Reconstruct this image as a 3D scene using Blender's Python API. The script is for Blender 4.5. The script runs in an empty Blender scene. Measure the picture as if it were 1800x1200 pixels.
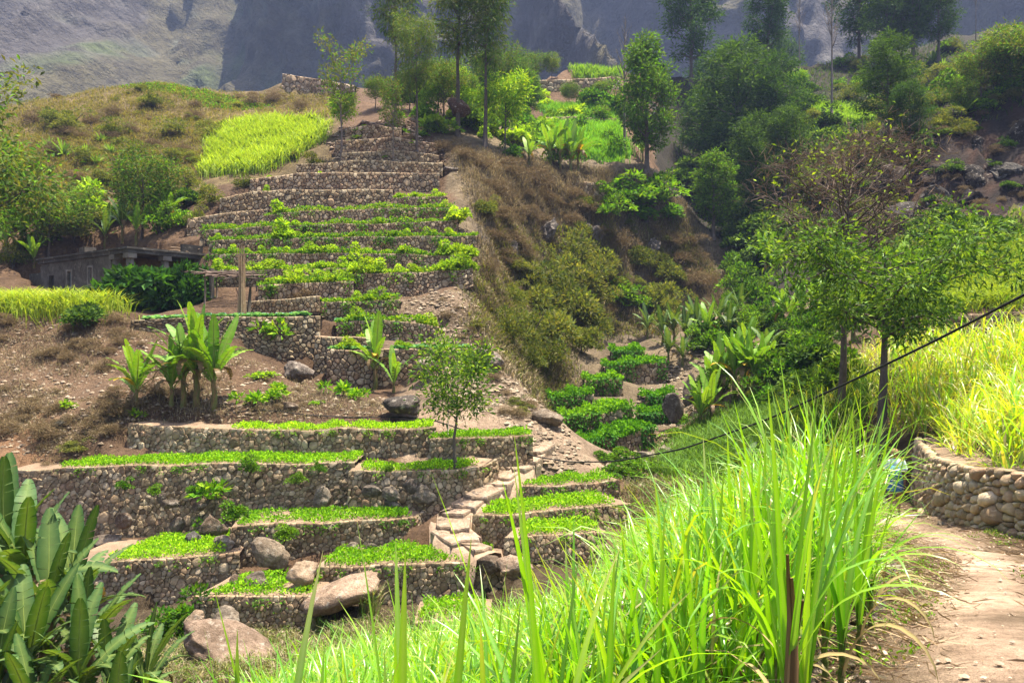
import bpy, math, random
import numpy as np
from mathutils import Vector, Matrix

# ------------------------------------------------------------------ camera, sky, sun, exposure
scene = bpy.context.scene
COL = scene.collection
FPX, HOR = 1400.0, 600.0            # focal length and horizon row, in pixels of the 1800x1200 photograph
cam_d = bpy.data.cameras.new('camera'); cam_d.sensor_width = 36.0; cam_d.lens = 28.0
cam_d.clip_start = 0.05; cam_d.clip_end = 6000.0
cam = bpy.data.objects.new('camera', cam_d); COL.objects.link(cam)
cam.location = (0, 0, 0); cam.rotation_euler = (math.radians(90), 0, 0)
scene.camera = cam
SUN_DIR = Vector((0.18, 0.06, 0.96)).normalized()      # towards the sun
SUN_EL = math.asin(SUN_DIR.z); SUN_AZ = math.atan2(SUN_DIR.x, SUN_DIR.y)
world = bpy.data.worlds.new('World'); scene.world = world; world.use_nodes = True
wn = world.node_tree; wn.nodes.clear()
sky = wn.nodes.new('ShaderNodeTexSky'); sky.sky_type = 'NISHITA'; sky.sun_disc = False
sky.sun_elevation = SUN_EL; sky.sun_rotation = SUN_AZ; sky.air_density = 1.0; sky.dust_density = 4.0
bg = wn.nodes.new('ShaderNodeBackground'); bg.inputs[1].default_value = 0.10
wo = wn.nodes.new('ShaderNodeOutputWorld')
wn.links.new(sky.outputs[0], bg.inputs[0]); wn.links.new(bg.outputs[0], wo.inputs[0])
sun_d = bpy.data.lights.new('sun', 'SUN'); sun_d.energy = 5.0; sun_d.angle = math.radians(0.6)
sun_d.color = (1.0, 0.92, 0.76)
sun = bpy.data.objects.new('sun', sun_d); COL.objects.link(sun)
sun.rotation_euler = (-SUN_DIR).to_track_quat('-Z', 'Y').to_euler(); sun.location = (20, 0, 60)
scene.view_settings.view_transform = 'Standard'; scene.view_settings.look = 'None'
scene.view_settings.gamma = 1.0; scene.view_settings.exposure = 1.72
scene.view_settings.use_curve_mapping = False
scene.cycles.max_bounces = 6; scene.cycles.transparent_max_bounces = 4
scene.cycles.diffuse_bounces = 3; scene.cycles.transmission_bounces = 3; scene.cycles.volume_bounces = 0
scene.cycles.use_denoising = True

rng = np.random.default_rng(7)
random.seed(7)

# ------------------------------------------------------------------ measuring and mesh helpers
def P(u, v, D):
    return np.array([(u - 900.0) / FPX * D, D, (HOR - v) / FPX * D])

def uv_of(x, y, z):
    y = np.maximum(y, 0.3)
    return 900 + FPX * x / y, HOR - FPX * z / y

_perm = np.random.default_rng(11).random(4096)
def _h(ix, iy, iz, s):
    return _perm[(ix * 73 + iy * 1619 + iz * 2473 + s * 911 + (ix * iy) % 97 * 31 + ((ix ^ (iy * 3)) & 1023)) & 4095]
def vnoise(x, y, z=0.0, s=0):
    x, y, z = np.broadcast_arrays(np.asarray(x, float), np.asarray(y, float), np.asarray(z, float))
    ix, iy, iz = np.floor(x).astype(int), np.floor(y).astype(int), np.floor(z).astype(int)
    fx, fy, fz = x - ix, y - iy, z - iz
    fx, fy, fz = [f * f * (3 - 2 * f) for f in (fx, fy, fz)]
    r = 0
    for a in (0, 1):
        for b in (0, 1):
            for c in (0, 1):
                w = (fx if a else 1 - fx) * (fy if b else 1 - fy) * (fz if c else 1 - fz)
                r = r + w * _h(ix + a, iy + b, iz + c, s)
    return r * 2 - 1
def fbm(x, y, z=0.0, s=0, o=4, g=0.5):
    r, a, f = 0, 1.0, 1.0
    for i in range(o):
        r = r + a * vnoise(np.asarray(x) * f, np.asarray(y) * f, np.asarray(z) * f, s + i * 7)
        a *= g; f *= 2.03
    return r

def mesh_of(name, V, polys, col=None, smooth=False, mat=None):
    """V (n,3); polys: list of integer arrays (m,k), or a list of index tuples"""
    V = np.asarray(V, dtype=np.float32).reshape(-1, 3)
    me = bpy.data.meshes.new(name)
    if len(polys) and isinstance(polys[0], (tuple, list)):
        tot = np.array([len(p) for p in polys], np.int32)
        loops = np.array([i for p in polys for i in p], np.int32)
    else:
        polys = [np.asarray(p, np.int32) for p in polys if len(p)]
        tot = np.concatenate([np.full(len(p), p.shape[1], np.int32) for p in polys])
        loops = np.concatenate([p.ravel() for p in polys])
    start = np.concatenate([[0], np.cumsum(tot)[:-1]]).astype(np.int32)
    me.vertices.add(len(V)); me.vertices.foreach_set('co', V.ravel())
    me.loops.add(len(loops)); me.loops.foreach_set('vertex_index', loops)
    me.polygons.add(len(tot)); me.polygons.foreach_set('loop_start', start); me.polygons.foreach_set('loop_total', tot)
    me.polygons.foreach_set('use_smooth', np.full(len(tot), bool(smooth)))
    if col is not None:
        c = np.ones((len(V), 4), np.float32); c[:, :3] = np.asarray(col, np.float32).reshape(-1, 3)
        at = me.color_attributes.new('Col', 'FLOAT_COLOR', 'POINT'); at.data.foreach_set('color', c.ravel())
    me.update(calc_edges=True)
    if mat: me.materials.append(mat)
    return me

def link(name, data, parent=None, loc=(0, 0, 0), rot=None, scale=None):
    o = bpy.data.objects.new(name, data); COL.objects.link(o)
    o.location = [float(a) for a in loc]
    if rot is not None: o.rotation_euler = rot
    if scale is not None: o.scale = (scale,) * 3 if np.isscalar(scale) else scale
    if parent is not None: o.parent = parent
    return o
def tag(o, label=None, cat=None, group=None, kind=None):
    if label: o['label'] = label
    if cat: o['category'] = cat
    if group: o['group'] = group
    if kind: o['kind'] = kind
    return o
def thing(name, label, cat, loc=(0, 0, 0), group=None, rot=None, scale=None):
    return tag(link(name, None, None, loc, rot, scale), label, cat, group)
def dup(root, loc, rot=None, scale=None, label=None, group=None):
    r = root.copy(); COL.objects.link(r); r.location = [float(a) for a in loc]
    if rot is not None: r.rotation_euler = rot
    if scale is not None: r.scale = (scale,) * 3 if np.isscalar(scale) else scale
    if label: r['label'] = label
    if group: r['group'] = group
    for ch in root.children:
        c = ch.copy(); COL.objects.link(c); c.parent = r
        for g in ch.children:
            d = g.copy(); COL.objects.link(d); d.parent = c
    return r

class MB:
    """collects pieces of one mesh"""
    def __init__(self): self.V = []; self.F = []; self.C = []; self.n = 0
    def add(self, V, F, c):
        V = np.asarray(V, float).reshape(-1, 3); c = np.asarray(c, float)
        if c.ndim == 1: c = np.tile(c, (len(V), 1))
        self.V.append(V); self.C.append(c)
        self.F += [tuple(int(i) + self.n for i in f) for f in F]; self.n += len(V)
    def box(self, lo, hi, c, R=None):
        x0, y0, z0 = lo; x1, y1, z1 = hi
        V = np.array([(x0,y0,z0),(x1,y0,z0),(x1,y1,z0),(x0,y1,z0),(x0,y0,z1),(x1,y0,z1),(x1,y1,z1),(x0,y1,z1)])
        if R is not None: V = V @ R.T
        self.add(V, [(3,2,1,0),(4,5,6,7),(0,1,5,4),(1,2,6,5),(2,3,7,6),(3,0,4,7)], c)
    def tube(self, pts, rad, c, k=6, cap=True):
        V, F = tube(pts, rad, k, cap); self.add(V, F, c)
    def mesh(self, name, mat, smooth=False, origin=(0, 0, 0)):
        return mesh_of(name, np.concatenate(self.V) - np.asarray(origin, float), self.F, np.concatenate(self.C), smooth, mat)

def tube(pts, rad, k=6, cap=True):
    pts = np.asarray(pts, float); n = len(pts); rad = np.broadcast_to(np.asarray(rad, float), (n,))
    T = np.gradient(pts, axis=0); T /= np.linalg.norm(T, axis=1)[:, None] + 1e-9
    ref = np.array([0.0, 0, 1]) if abs(T[0][2]) < 0.8 else np.array([1.0, 0, 0])
    A = np.cross(T, ref); A /= np.linalg.norm(A, axis=1)[:, None] + 1e-9
    B = np.cross(T, A)
    an = np.linspace(0, 2 * math.pi, k, endpoint=False)
    V = pts[:, None] + rad[:, None, None] * (np.cos(an)[None, :, None] * A[:, None] + np.sin(an)[None, :, None] * B[:, None])
    F = [(i * k + j, i * k + (j + 1) % k, (i + 1) * k + (j + 1) % k, (i + 1) * k + j) for i in range(n - 1) for j in range(k)]
    V = V.reshape(-1, 3)
    if cap: F += [tuple(range(k)), tuple((n - 1) * k + j for j in reversed(range(k)))]
    return V, F

def along(pts, n):
    pts = np.asarray(pts, float)
    s = np.concatenate([[0], np.cumsum(np.linalg.norm(np.diff(pts, axis=0), axis=1))])
    q = np.linspace(0, s[-1], n)
    return np.stack([np.interp(q, s, pts[:, i]) for i in range(pts.shape[1])], 1)
def smooth_line(pts, n, it=3):
    p = along(pts, n)
    for _ in range(it):
        p[1:-1] = (p[:-2] + 2 * p[1:-1] + p[2:]) / 4
    return p

# ------------------------------------------------------------------ materials
def new_mat(name):
    m = bpy.data.materials.new(name); m.use_nodes = True
    nt = m.node_tree; nt.nodes.clear()
    out = nt.nodes.new('ShaderNodeOutputMaterial')
    return m, nt, out
def N(nt, t, **kw):
    n = nt.nodes.new(t)
    for k, v in kw.items(): setattr(n, k, v)
    return n
def noise_fac(nt, scale, detail=4, rough=0.6, coord='Object', lo=0.3, hi=0.7, dist=0.0):
    tc = N(nt, 'ShaderNodeTexCoord'); t = N(nt, 'ShaderNodeTexNoise')
    t.inputs['Scale'].default_value = scale; t.inputs['Detail'].default_value = detail
    t.inputs['Roughness'].default_value = rough; t.inputs['Distortion'].default_value = dist
    nt.links.new(tc.outputs[coord], t.inputs['Vector'])
    mr = N(nt, 'ShaderNodeMapRange'); mr.inputs[1].default_value = lo; mr.inputs[2].default_value = hi
    nt.links.new(t.outputs[0], mr.inputs[0])
    return mr.outputs[0]
def mixc(nt, fac, a, b, blend='MIX'):
    m = N(nt, 'ShaderNodeMix', data_type='RGBA', blend_type=blend)
    for s, v in ((m.inputs[0], fac), (m.inputs[6], a), (m.inputs[7], b)):
        if isinstance(v, (int, float)): s.default_value = v
        elif isinstance(v, (tuple, list)): s.default_value = (*v[:3], 1)
        else: nt.links.new(v, s)
    return m.outputs[2]
def bump(nt, h, strength, dist):
    b = N(nt, 'ShaderNodeBump'); b.inputs['Strength'].default_value = strength; b.inputs['Distance'].default_value = dist
    nt.links.new(h, b.inputs['Height']); return b.outputs[0]
def attr_col(nt, rand=0.0):
    a = N(nt, 'ShaderNodeAttribute', attribute_name='Col')
    if not rand: return a.outputs[0]
    oi = N(nt, 'ShaderNodeObjectInfo')
    hs = N(nt, 'ShaderNodeHueSaturation')
    mr = N(nt, 'ShaderNodeMapRange'); mr.inputs[3].default_value = 1 - rand; mr.inputs[4].default_value = 1 + rand
    nt.links.new(oi.outputs['Random'], mr.inputs[0]); nt.links.new(mr.outputs[0], hs.inputs['Value'])
    mr2 = N(nt, 'ShaderNodeMapRange'); mr2.inputs[3].default_value = 0.5 + rand * 0.06; mr2.inputs[4].default_value = 0.5 - rand * 0.06
    nt.links.new(oi.outputs['Random'], mr2.inputs[0]); nt.links.new(mr2.outputs[0], hs.inputs['Hue'])
    nt.links.new(a.outputs[0], hs.inputs['Color']); return hs.outputs[0]
def foliage_mat(name, rough=0.6, trans=0.38, rand=0.2, spec=0.1, tint=(1.35, 1.3, 0.3), nscale=3.0, nlo=(0.72, 0.8, 0.7)):
    m, nt, out = new_mat(name)
    c = attr_col(nt, rand)
    c = mixc(nt, noise_fac(nt, nscale, 3), mixc(nt, 1.0, c, nlo, 'MULTIPLY'), c)
    b = N(nt, 'ShaderNodeBsdfPrincipled'); b.inputs['Roughness'].default_value = rough
    b.inputs['Specular IOR Level'].default_value = spec
    nt.links.new(c, b.inputs['Base Color'])
    if trans > 0:
        t = N(nt, 'ShaderNodeBsdfTranslucent'); nt.links.new(mixc(nt, 1.0, c, tint, 'MULTIPLY'), t.inputs[0])
        mx = N(nt, 'ShaderNodeMixShader'); mx.inputs[0].default_value = trans
        nt.links.new(b.outputs[0], mx.inputs[1]); nt.links.new(t.outputs[0], mx.inputs[2])
        nt.links.new(mx.outputs[0], out.inputs[0])
    else: nt.links.new(b.outputs[0], out.inputs[0])
    return m
def solid_mat(name, scale=4.0, dark=(0.6, 0.6, 0.6), rough=0.9, bs=0.5, bd=0.03, bscale=18.0, rand=0.0, coord='Object', spec=0.2, light=None, fine=None, bfine=None):
    """vertex colour times two scales of noise, with bump"""
    m, nt, out = new_mat(name)
    c = attr_col(nt, rand)
    c = mixc(nt, noise_fac(nt, scale, 5, 0.65, coord), mixc(nt, 1.0, c, dark, 'MULTIPLY'), c)
    if fine: c = mixc(nt, noise_fac(nt, fine, 6, 0.75, coord, 0.32, 0.62), mixc(nt, 1.0, c, (0.5, 0.47, 0.44), 'MULTIPLY'), c)
    if light: c = mixc(nt, noise_fac(nt, scale * 2.7, 4, 0.7, coord, 0.56, 0.72), c, light)
    b = N(nt, 'ShaderNodeBsdfPrincipled'); b.inputs['Roughness'].default_value = rough
    b.inputs['Specular IOR Level'].default_value = spec
    nt.links.new(c, b.inputs['Base Color'])
    bn = bump(nt, noise_fac(nt, bscale, 6, 0.7, coord, 0.2, 0.8), bs, bd)
    if bfine:
        b2 = N(nt, 'ShaderNodeBump'); b2.inputs['Strength'].default_value = .8; b2.inputs['Distance'].default_value = bfine[1]
        nt.links.new(noise_fac(nt, bfine[0], 5, 0.75, coord, 0.25, 0.75), b2.inputs['Height']); nt.links.new(bn, b2.inputs['Normal']); bn = b2.outputs[0]
    nt.links.new(bn, b.inputs['Normal'])
    nt.links.new(b.outputs[0], out.inputs[0]); return m
M = {}
M['leaf'] = foliage_mat('leaf_foliage')
M['cane'] = foliage_mat('cane_leaf', rough=0.3, trans=0.45, rand=0.15, spec=0.5, tint=(1.35, 1.35, 0.15), nscale=2.0)
M['banana'] = foliage_mat('banana_leaf', rough=0.5, trans=0.32, rand=0.1, spec=0.25, nscale=5.0)
M['dry'] = foliage_mat('dry_grass', rough=0.8, trans=0.2, rand=0.0, spec=0.1, tint=(1.1, 1.0, 0.8), nscale=0.6, nlo=(0.6, 0.58, 0.55))
M['bark'] = solid_mat('bark', 6.0, (0.5, 0.5, 0.5), 0.9, 0.7, 0.03, 30.0, 0.15)
M['stone'] = solid_mat('wall_stone', 5.0, (0.55, 0.53, 0.5), 0.88, 0.6, 0.03, 14.0, 0.12, light=(0.37, 0.30, 0.20))
M['core'] = solid_mat('wall_earth_core', 5.0, (0.5, 0.5, 0.5), 0.95, 0.6, 0.04, 16.0)
M['soil'] = solid_mat('bed_soil', 3.0, (0.65, 0.6, 0.58), 0.95, 0.7, 0.05, 14.0)
M['rock'] = solid_mat('boulder_rock', 1.8, (0.45, 0.42, 0.4), 0.88, 1.0, 0.09, 5.0, 0.1, light=(0.38, 0.33, 0.27), fine=9.0, bfine=(30.0, .02))
M['earth'] = solid_mat('hill_earth', 0.8, (0.55, 0.52, 0.5), 0.95, 1.0, 0.16, 3.2, fine=5.5, bfine=(34.0, .03))
M['plaster'] = solid_mat('aged_plaster', 1.0, (0.5, 0.48, 0.45), 0.9, 0.5, 0.03, 9.0, fine=2.6, light=(.22, .19, .15))
M['wood'] = solid_mat('weathered_wood', 8.0, (0.6, 0.58, 0.55), 0.85, 0.5, 0.02, 25.0)
M['skin'] = solid_mat('skin_and_cloth', 6.0, (0.85, 0.85, 0.85), 0.75, 0.2, 0.01, 20.0)
# ------------------------------------------------------------------ terraces: (key, top edge [(u, v, distance)], heights, bed depth, crop)
TERR = {}
def terr(key, pts, h, bed, crop=None, size=0.22, crop_u=None, near=False, back=None):
    W = np.array([P(*p) for p in pts]); h = np.broadcast_to(np.asarray(h, float), (len(W),))
    TERR[key] = dict(W=W, h=h, bed=bed, crop=crop, size=size, crop_u=crop_u, near=near)
terr('A',  [(222,742,27.7),(300,748,27.2),(400,755,26.8),(600,755,26.7),(766,753,26.9)], [.9,1.0,1.0,1.0,1.0], 1.2, 'seed', 0.136, (400,760), True)
terr('A2', [(754,770,26.2),(850,769,26.1),(938,765,26.4)], 1.0, 1.0, 'seed', 0.136, None, True)
terr('B',  [(0,828,25.6),(200,820,25.1),(400,816,25.0),(622,813,25.0)], [2.1,2.25,2.2,1.45], 1.7, 'seed', 0.142, (90,622), True)
terr('B2', [(610,831,24.4),(750,828,24.3),(845,823,24.6),(880,806,25.6)], [1.35,1.35,1.1,.8], 1.3, 'seed', 0.142, (630,860), True)
terr('C',  [(402,928,22.6),(450,924,22.7),(600,917,22.9),(735,912,23.1),(752,898,24.2)], [1.15,1.15,1.1,1.0,.7], 1.7, 'seed', 0.118, (412,735), True)
terr('C2', [(90,996,21.8),(250,986,21.5),(420,974,21.9)], [1.3,1.3,1.2], 2.6, 'seed', 0.118, (180,392), True)
terr('D',  [(550,996,21.0),(650,993,20.8),(800,992,20.8),(888,990,20.9)], 1.05, 1.8, 'seed', 0.118, (560,872), True)
terr('D2', [(332,1048,19.9),(400,1050,19.6),(562,1048,19.7)], .85, 1.6, 'seed', 0.101, (362,545), True)
terr('E',  [(725,1090,18.6),(862,1088,18.6)], .4, 1.5, 'seed', 0.107, (735,850), True)
terr('F1', [(905,853,25.4),(1000,853,25.2),(1092,845,25.8)], .72, 1.5, 'seed', 0.107, (912,1085), True)
terr('F2', [(828,908,22.7),(870,907,22.4),(1000,896,22.9),(1112,884,23.9)], .72, 1.5, 'seed', 0.107, (842,1090), True)
terr('F3', [(884,945,21.4),(950,941,21.1),(1068,936,21.5)], .85, 1.3, 'seed', 0.107, (905,1060), True)
terr('G',  [(228,562,36.2),(330,558,36.3),(400,556,36.5),(480,555,36.8),(562,553,37)], [.45,.7,1.1,2.0,2.7], 2.0, 'cabbage', 0.217)
terr('G2', [(550,589,36.0),(652,592,35.9)], [2.5,2.5], 1.3, None, 0.202)
terr('H',  [(572,614,34.7),(700,613,34.4),(828,611,34.6)], [1.9,1.75,.8], 1.2, 'cabbage', 0.202)
terr('I',  [(590,566,37.8),(680,561,37.6),(768,573,37.4)], [1.0,1.0,.9], 1.0, 'fringe', 0.188)
terr('J',  [(562,531,39.2),(640,528,39.0),(702,528,39.0)], 1.0, 1.2, 'fringe', 0.188)
terr('J2', [(430,531,38.8),(500,525,38.8),(562,520,39.1)], .6, .9, None, 0.159)
terr('K',  [(452,499,40.9),(540,496,40.9),(621,495,41)], 1.1, 1.3, 'fringe', 0.188)
terr('K2', [(622,479,42.0),(740,479,42.0),(832,471,42.3)], [1.35,1.3,.8], 1.2, 'fringe', 0.188)
terr('L',  [(372,475,43.6),(500,473,43.5),(620,471,43.5)], 1.0, 1.3, 'fringe', 0.188)
terr('M',  [(370,446,45.6),(600,443,45.3),(828,449,45)], 1.1, 1.4, 'fringe', 0.188)
terr('N',  [(365,422,47.6),(600,416,47.3),(838,414,47)], 1.1, 1.4, 'fringe', 0.188)
terr('O',  [(350,404,49.6),(480,396,49.3),(650,392,49.2),(805,386,49.2)], 1.1, 1.4, 'fringe', 0.188)
terr('Pp', [(462,378,51.6),(520,371,51.3),(650,366,51.2),(797,364,51.2)], 1.1, 1.4, 'fringe', 0.188)
terr('Q',  [(690,346,53.3),(784,345,53.2)], .8, 1.0, 'fringe', 0.188)
terr('R1', [(438,314,57.2),(520,304,57.3),(650,302,57.3),(772,304,57)], 1.5, 1.6, None, 0.240)
terr('R2', [(385,348,54.7),(450,334,54.9),(560,333,54.9),(690,332,55.0)], 1.5, 1.4, None, 0.240)
terr('R3', [(328,384,52.4),(400,373,52.8),(470,366,53)], 1.3, 1.3, None, 0.224)
terr('S1', [(598,268,60.8),(700,262,60.8),(772,272,60.5)], 1.6, 1.5, None, 0.240)
terr('S2', [(606,226,63.8),(655,218,64),(705,224,63.8)], 1.5, 2.0, None, 0.240)
terr('R4', [(520,288,58.9),(640,281,59),(778,286,58.6)], 1.5, 1.3, None, 0.224)
terr('S3', [(588,246,62.4),(690,240,62.4),(768,252,62)], 1.5, 1.2, None, 0.224)
terr('V1', [(962,700,40.8),(1000,697,40.8),(1046,693,41.2)], .9, 1.3, 'vine', .2)
terr('V2', [(985,735,38.3),(1060,728,38.3),(1114,716,39)], .95, 1.7, 'vine', .2)
terr('V3', [(1012,778,36.3),(1080,772,36.1),(1152,754,37)], .95, 1.9, 'vine', .2)
terr('V4', [(1062,645,45.2),(1110,642,45.2),(1172,637,45.6)], 1.2, 1.4, 'vine', .2)
terr('V5', [(1028,668,43),(1096,668,43)], .9, 1.3, 'vine', .2)
terr('V6', [(1134,700,41.4),(1188,695,41.6)], .7, 1.0, 'vine', .2)
terr('V7', [(1120,728,39.4),(1194,728,39.0)], .5, 1.4, 'vine', .2)
terr('V9', [(1074,616,48.2),(1134,616,48.2)], .6, 1.2, 'vine', .2)
terr('V10',[(1272,612,46),(1320,602,46.5),(1360,606,46)], .8, 1.5, None, .24)
terr('V11',[(1262,640,43),(1330,634,43)], .7, 1.3, None, .24)
terr('W',  [(1600,770,22.2),(1612,782,20.4),(1634,800,17.2),(1700,818,14.6),(1800,838,12.9),(1930,862,11.4)], [1.7,1.6,1.25,1.02,1.02,1.0], 1.0, None, .21, None, True)
terr('W2', [(1630,556,33.5),(1720,549,32),(1810,546,31),(1910,546,30)], 1.25, 1.0, None, .24, None, True)
terr('X0', [(494,128,96),(560,138,94),(622,150,93)], [2.4,2.4,1.8], 1.5, None, .4)
terr('X1', [(938,140,100),(1010,138,100),(1092,134,101)], 2.3, 3.0, None, .45)
terr('X2', [(938,206,86),(1010,204,86),(1084,208,86)], 1.2, 2.0, None, .4)
terr('X3', [(1026,318,67.5),(1062,322,67)], 1.5, 1.5, None, .35)

# ------------------------------------------------------------------ terrain
CP = []                                     # control points x, y, z
def cps(*pts):
    for p in pts: CP.append(P(*p))
def cpw(*pts):
    for p in pts: CP.append(np.array(p, float))
PATH = [(-0.6,-4,-1.6),(0.1,-1.0,-1.6),(1.0,1.5,-1.6),(2.22,3.7,-1.62),(3.55,6,-2.0),(4.75,8,-2.37),(5.95,10,-2.72),(6.95,12.5,-3.15),(7.75,15,-3.58),(8.5,17.5,-4.0),(9.3,20.2,-4.48),(9.3,23,-4.75),(8.9,27,-4.9)]
PATHW = smooth_line(PATH, 60, 3)
for p in PATHW[::3]:
    for o in (-0.5, 0.0, 0.7): cpw((p[0] + o * .88, p[1] - o * .45, p[2]))
# drop-off left of the path, cane field, valley floor
for p in PATHW[4:52:4]:
    cpw((p[0] - 1.5, p[1] + .6, p[2] - 1.0), (p[0] - 2.6, p[1] + 1.2, p[2] - 1.25))
cpw((0.4,4,-3.0),(-2,4,-3.5),(-5,4,-4.2),(-9,5,-5.0),(-14,7,-5.4),(1.5,8,-3.7),(-2,8,-4.6),(-6,9,-5.4),(-11,11,-5.9),(-18,13,-6.0),
    (3.5,12,-4.6),(0,12,-5.4),(-4,13,-6.2),(-8,15,-6.7),(-13,17,-6.9),(5.5,15,-5.2),(2.5,17,-5.9),(-2,17,-6.7),(-6,18.4,-7.15),
    (6.5,19,-5.6),(5,22,-6.0),(7.5,24,-5.7),(5,26,-5.6),(8,28,-5.4),(-25,15,-6),(-35,10,-6),(-10,0,-3.6),(-4,-4,-2.4),(-20,-2,-5))
cps((300,1170,16.2),(420,1150,16.8),(620,1110,18),(560,1150,17),(100,1120,18.5))
# gully to the right of the spur
cps((1045,808,29.5),(1090,830,29.5),(1160,815,31),(1200,780,33),(1210,740,37),(1230,700,40),(1300,720,37),(1350,700,36),(1420,690,34),
    (1250,830,27),(1350,800,27),(1150,860,26),(1240,650,44.5),(1300,660,41.5),(1300,575,53),(1350,570,51),(1230,600,50),(1180,590,53),(1390,640,40),(1440,640,36))
# right bench, second wall, grass slope, cliff
cpw((11.5,22.6,-3.0),(12,20,-2.55),(13.5,17,-2.35),(14,22,-2.3),(18,18,-2.0),(18,24,-1.6),(13,27,-2.2),(22,22,-1.4),(30,20,-.5),(12,12.6,-2.1),(16,10.8,-1.9),(10.5,13.2,-2.15),(9.3,12.2,-2.2),(7.4,10,-2.7),(6.0,7.6,-2.3),(4.2,4,-1.6),(9,8,-2.2),(14,4,-1.5),(6,-3,-1.5),(25,5,-.8),(40,10,0))
cps((1560,640,30),(1500,650,31),(1600,560,37),(1660,520,39),(1740,480,42),(1800,440,45),(1900,420,46),(1720,470,44.5),(1640,500,43),(1560,520,44),(1480,540,45),(1420,560,46))
cps((1800,418,47),(1700,445,50),(1620,440,54),(1540,440,58),(1460,450,62),(1360,480,64),(1310,520,60))
# cliff on the right
cps((1640,415,57),(1720,410,55),(1800,405,53),(1620,330,61),(1700,320,60),(1800,300,59),(1600,255,64),(1680,225,64),(1750,185,65),(1820,160,65),(1900,140,66),(1960,400,50),(1900,300,56))
cps((1540,260,70),(1560,235,76),(1480,215,85),(1400,215,86),(1530,200,88),(1600,190,90),(1420,180,95),(1500,150,100),(1620,130,100),(1720,110,100),(1800,90,105),(1650,60,130),(1800,30,140),(1500,100,125),(1420,330,74),(1480,310,72),(1370,380,74),(1430,390,68))
# wooded gorge
cps((1240,420,84),(1255,410,82),(1210,340,92),(1300,380,84),(1330,330,86),(1200,250,102),(1240,180,108),(1300,130,112),(1200,150,118),(1370,130,112),(1330,230,100),(1280,480,72),(1290,300,94),(1180,300,88))
# spur flank
cps((780,300,57.5),(800,262,60),(870,275,63),(950,292,66.5),(1020,310,68),(1080,312,70),(1137,303,72.5),(1190,335,74),(1215,372,74.5),(1245,430,73),(1275,500,69),(1270,545,64))
cps((812,345,53.5),(840,390,49.5),(842,430,46.5),(836,475,42.8),(835,530,39.5),(840,575,37),(862,615,35),(885,655,33),(930,700,31.5),(975,738,30.3),(1010,775,29.5))
cps((880,360,56.5),(930,350,61.5),(1000,370,65),(1070,385,68),(1130,395,70.8),(1190,430,72),(1225,490,69.5))
cps((875,450,51),(920,440,57.5),(980,460,61.5),(1050,470,65),(1120,480,67.5),(1180,520,67),(1230,548,64.5))
cps((878,540,44.5),(920,555,49),(980,570,54),(1050,565,58.5),(1110,565,61),(1160,572,60.5))
cps((890,600,39),(930,640,40),(960,660,41.5),(1010,640,44.5))
# plateau behind the spur
cps((900,262,70),(960,270,74),(1040,280,76),(1100,285,77),(950,240,80),(1040,235,82),(1100,235,84),(900,200,85),(840,215,72),(760,225,66),(1130,200,95),(950,180,95),(1050,175,95),(1100,165,99),(900,150,100),(1000,125,110),(1100,125,110),(1150,120,115))
# knoll above the terraces, field and left hill
cps((640,205,66),(700,205,66),(560,250,66),(560,295,60),(500,300,62),(440,300,63),(380,330,60),(330,370,56),(400,290,66),(500,250,70),(560,225,72),(420,235,74),(620,180,78),(560,190,84))
cps((340,250,76),(360,300,68),(250,300,70),(150,270,72),(60,250,74),(300,200,84),(200,180,86),(100,190,84),(40,200,84),(270,142,94),(200,155,93),(340,152,95),(420,175,95),(480,185,93),(150,160,92),(60,178,90),(-60,210,88),(-200,240,85),(540,168,95),(620,165,95),(750,170,95),(850,170,95))
cps((270,330,64),(150,340,63),(60,330,64),(-60,340,62),(300,390,56),(220,400,57),(120,420,57),(30,420,56),(-80,430,54))
# house bench and left bank
cps((70,535,47),(160,530,46),(250,535,44),(350,535,43),(350,500,47),(200,470,52),(60,470,53),(-80,480,52),(400,538,40),(300,548,39.5))
cps((0,548,37.5),(100,550,37),(200,555,36.8),(-120,540,38),(0,600,35),(100,610,34.5),(200,610,34.5),(0,680,31.5),(100,690,31),(200,690,30),(0,760,28.5),(100,770,28),(190,770,27.6),(-120,650,33),(-120,780,28.5),(0,812,26.6),(60,812,26.4),(-150,850,26),(-200,1000,22))
cps((250,640,32.5),(300,690,29.8),(230,718,29.0),(350,716,29.0),(430,715,29.0),(420,650,32),(350,620,33.5),(480,690,30.3),(560,700,30),(640,715,29.5),(700,722,29.3),(800,735,28.8),(900,745,28.5),(600,690,31.5),(690,698,32),(760,700,31.2),(820,690,31.2),(860,700,31),(500,640,34.4),(660,690,33.6),(600,668,34))
cps((730,560,38),(760,600,35.8),(800,560,38.6),(780,520,40.2),(770,640,34.2),(840,650,33))
STEPS = [(948,776,28.0),(938,792,27.5),(905,822,26.2),(865,852,25.0),(815,885,23.8),(785,915,22.9),(800,940,22.2),(845,964,21.3),(900,990,20.5),(945,1010,20.0)]
for a_ in STEPS:
    w_ = P(*a_); cpw((w_[0], w_[1], w_[2] - .08), (w_[0] - .75, w_[1], w_[2] - .05), (w_[0] + .75, w_[1], w_[2] - .1))
cps((950,790,27.6),(985,800,27.4),(1010,820,27),(920,815,26.2),(960,840,26.5),(880,840,25.2))
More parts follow.
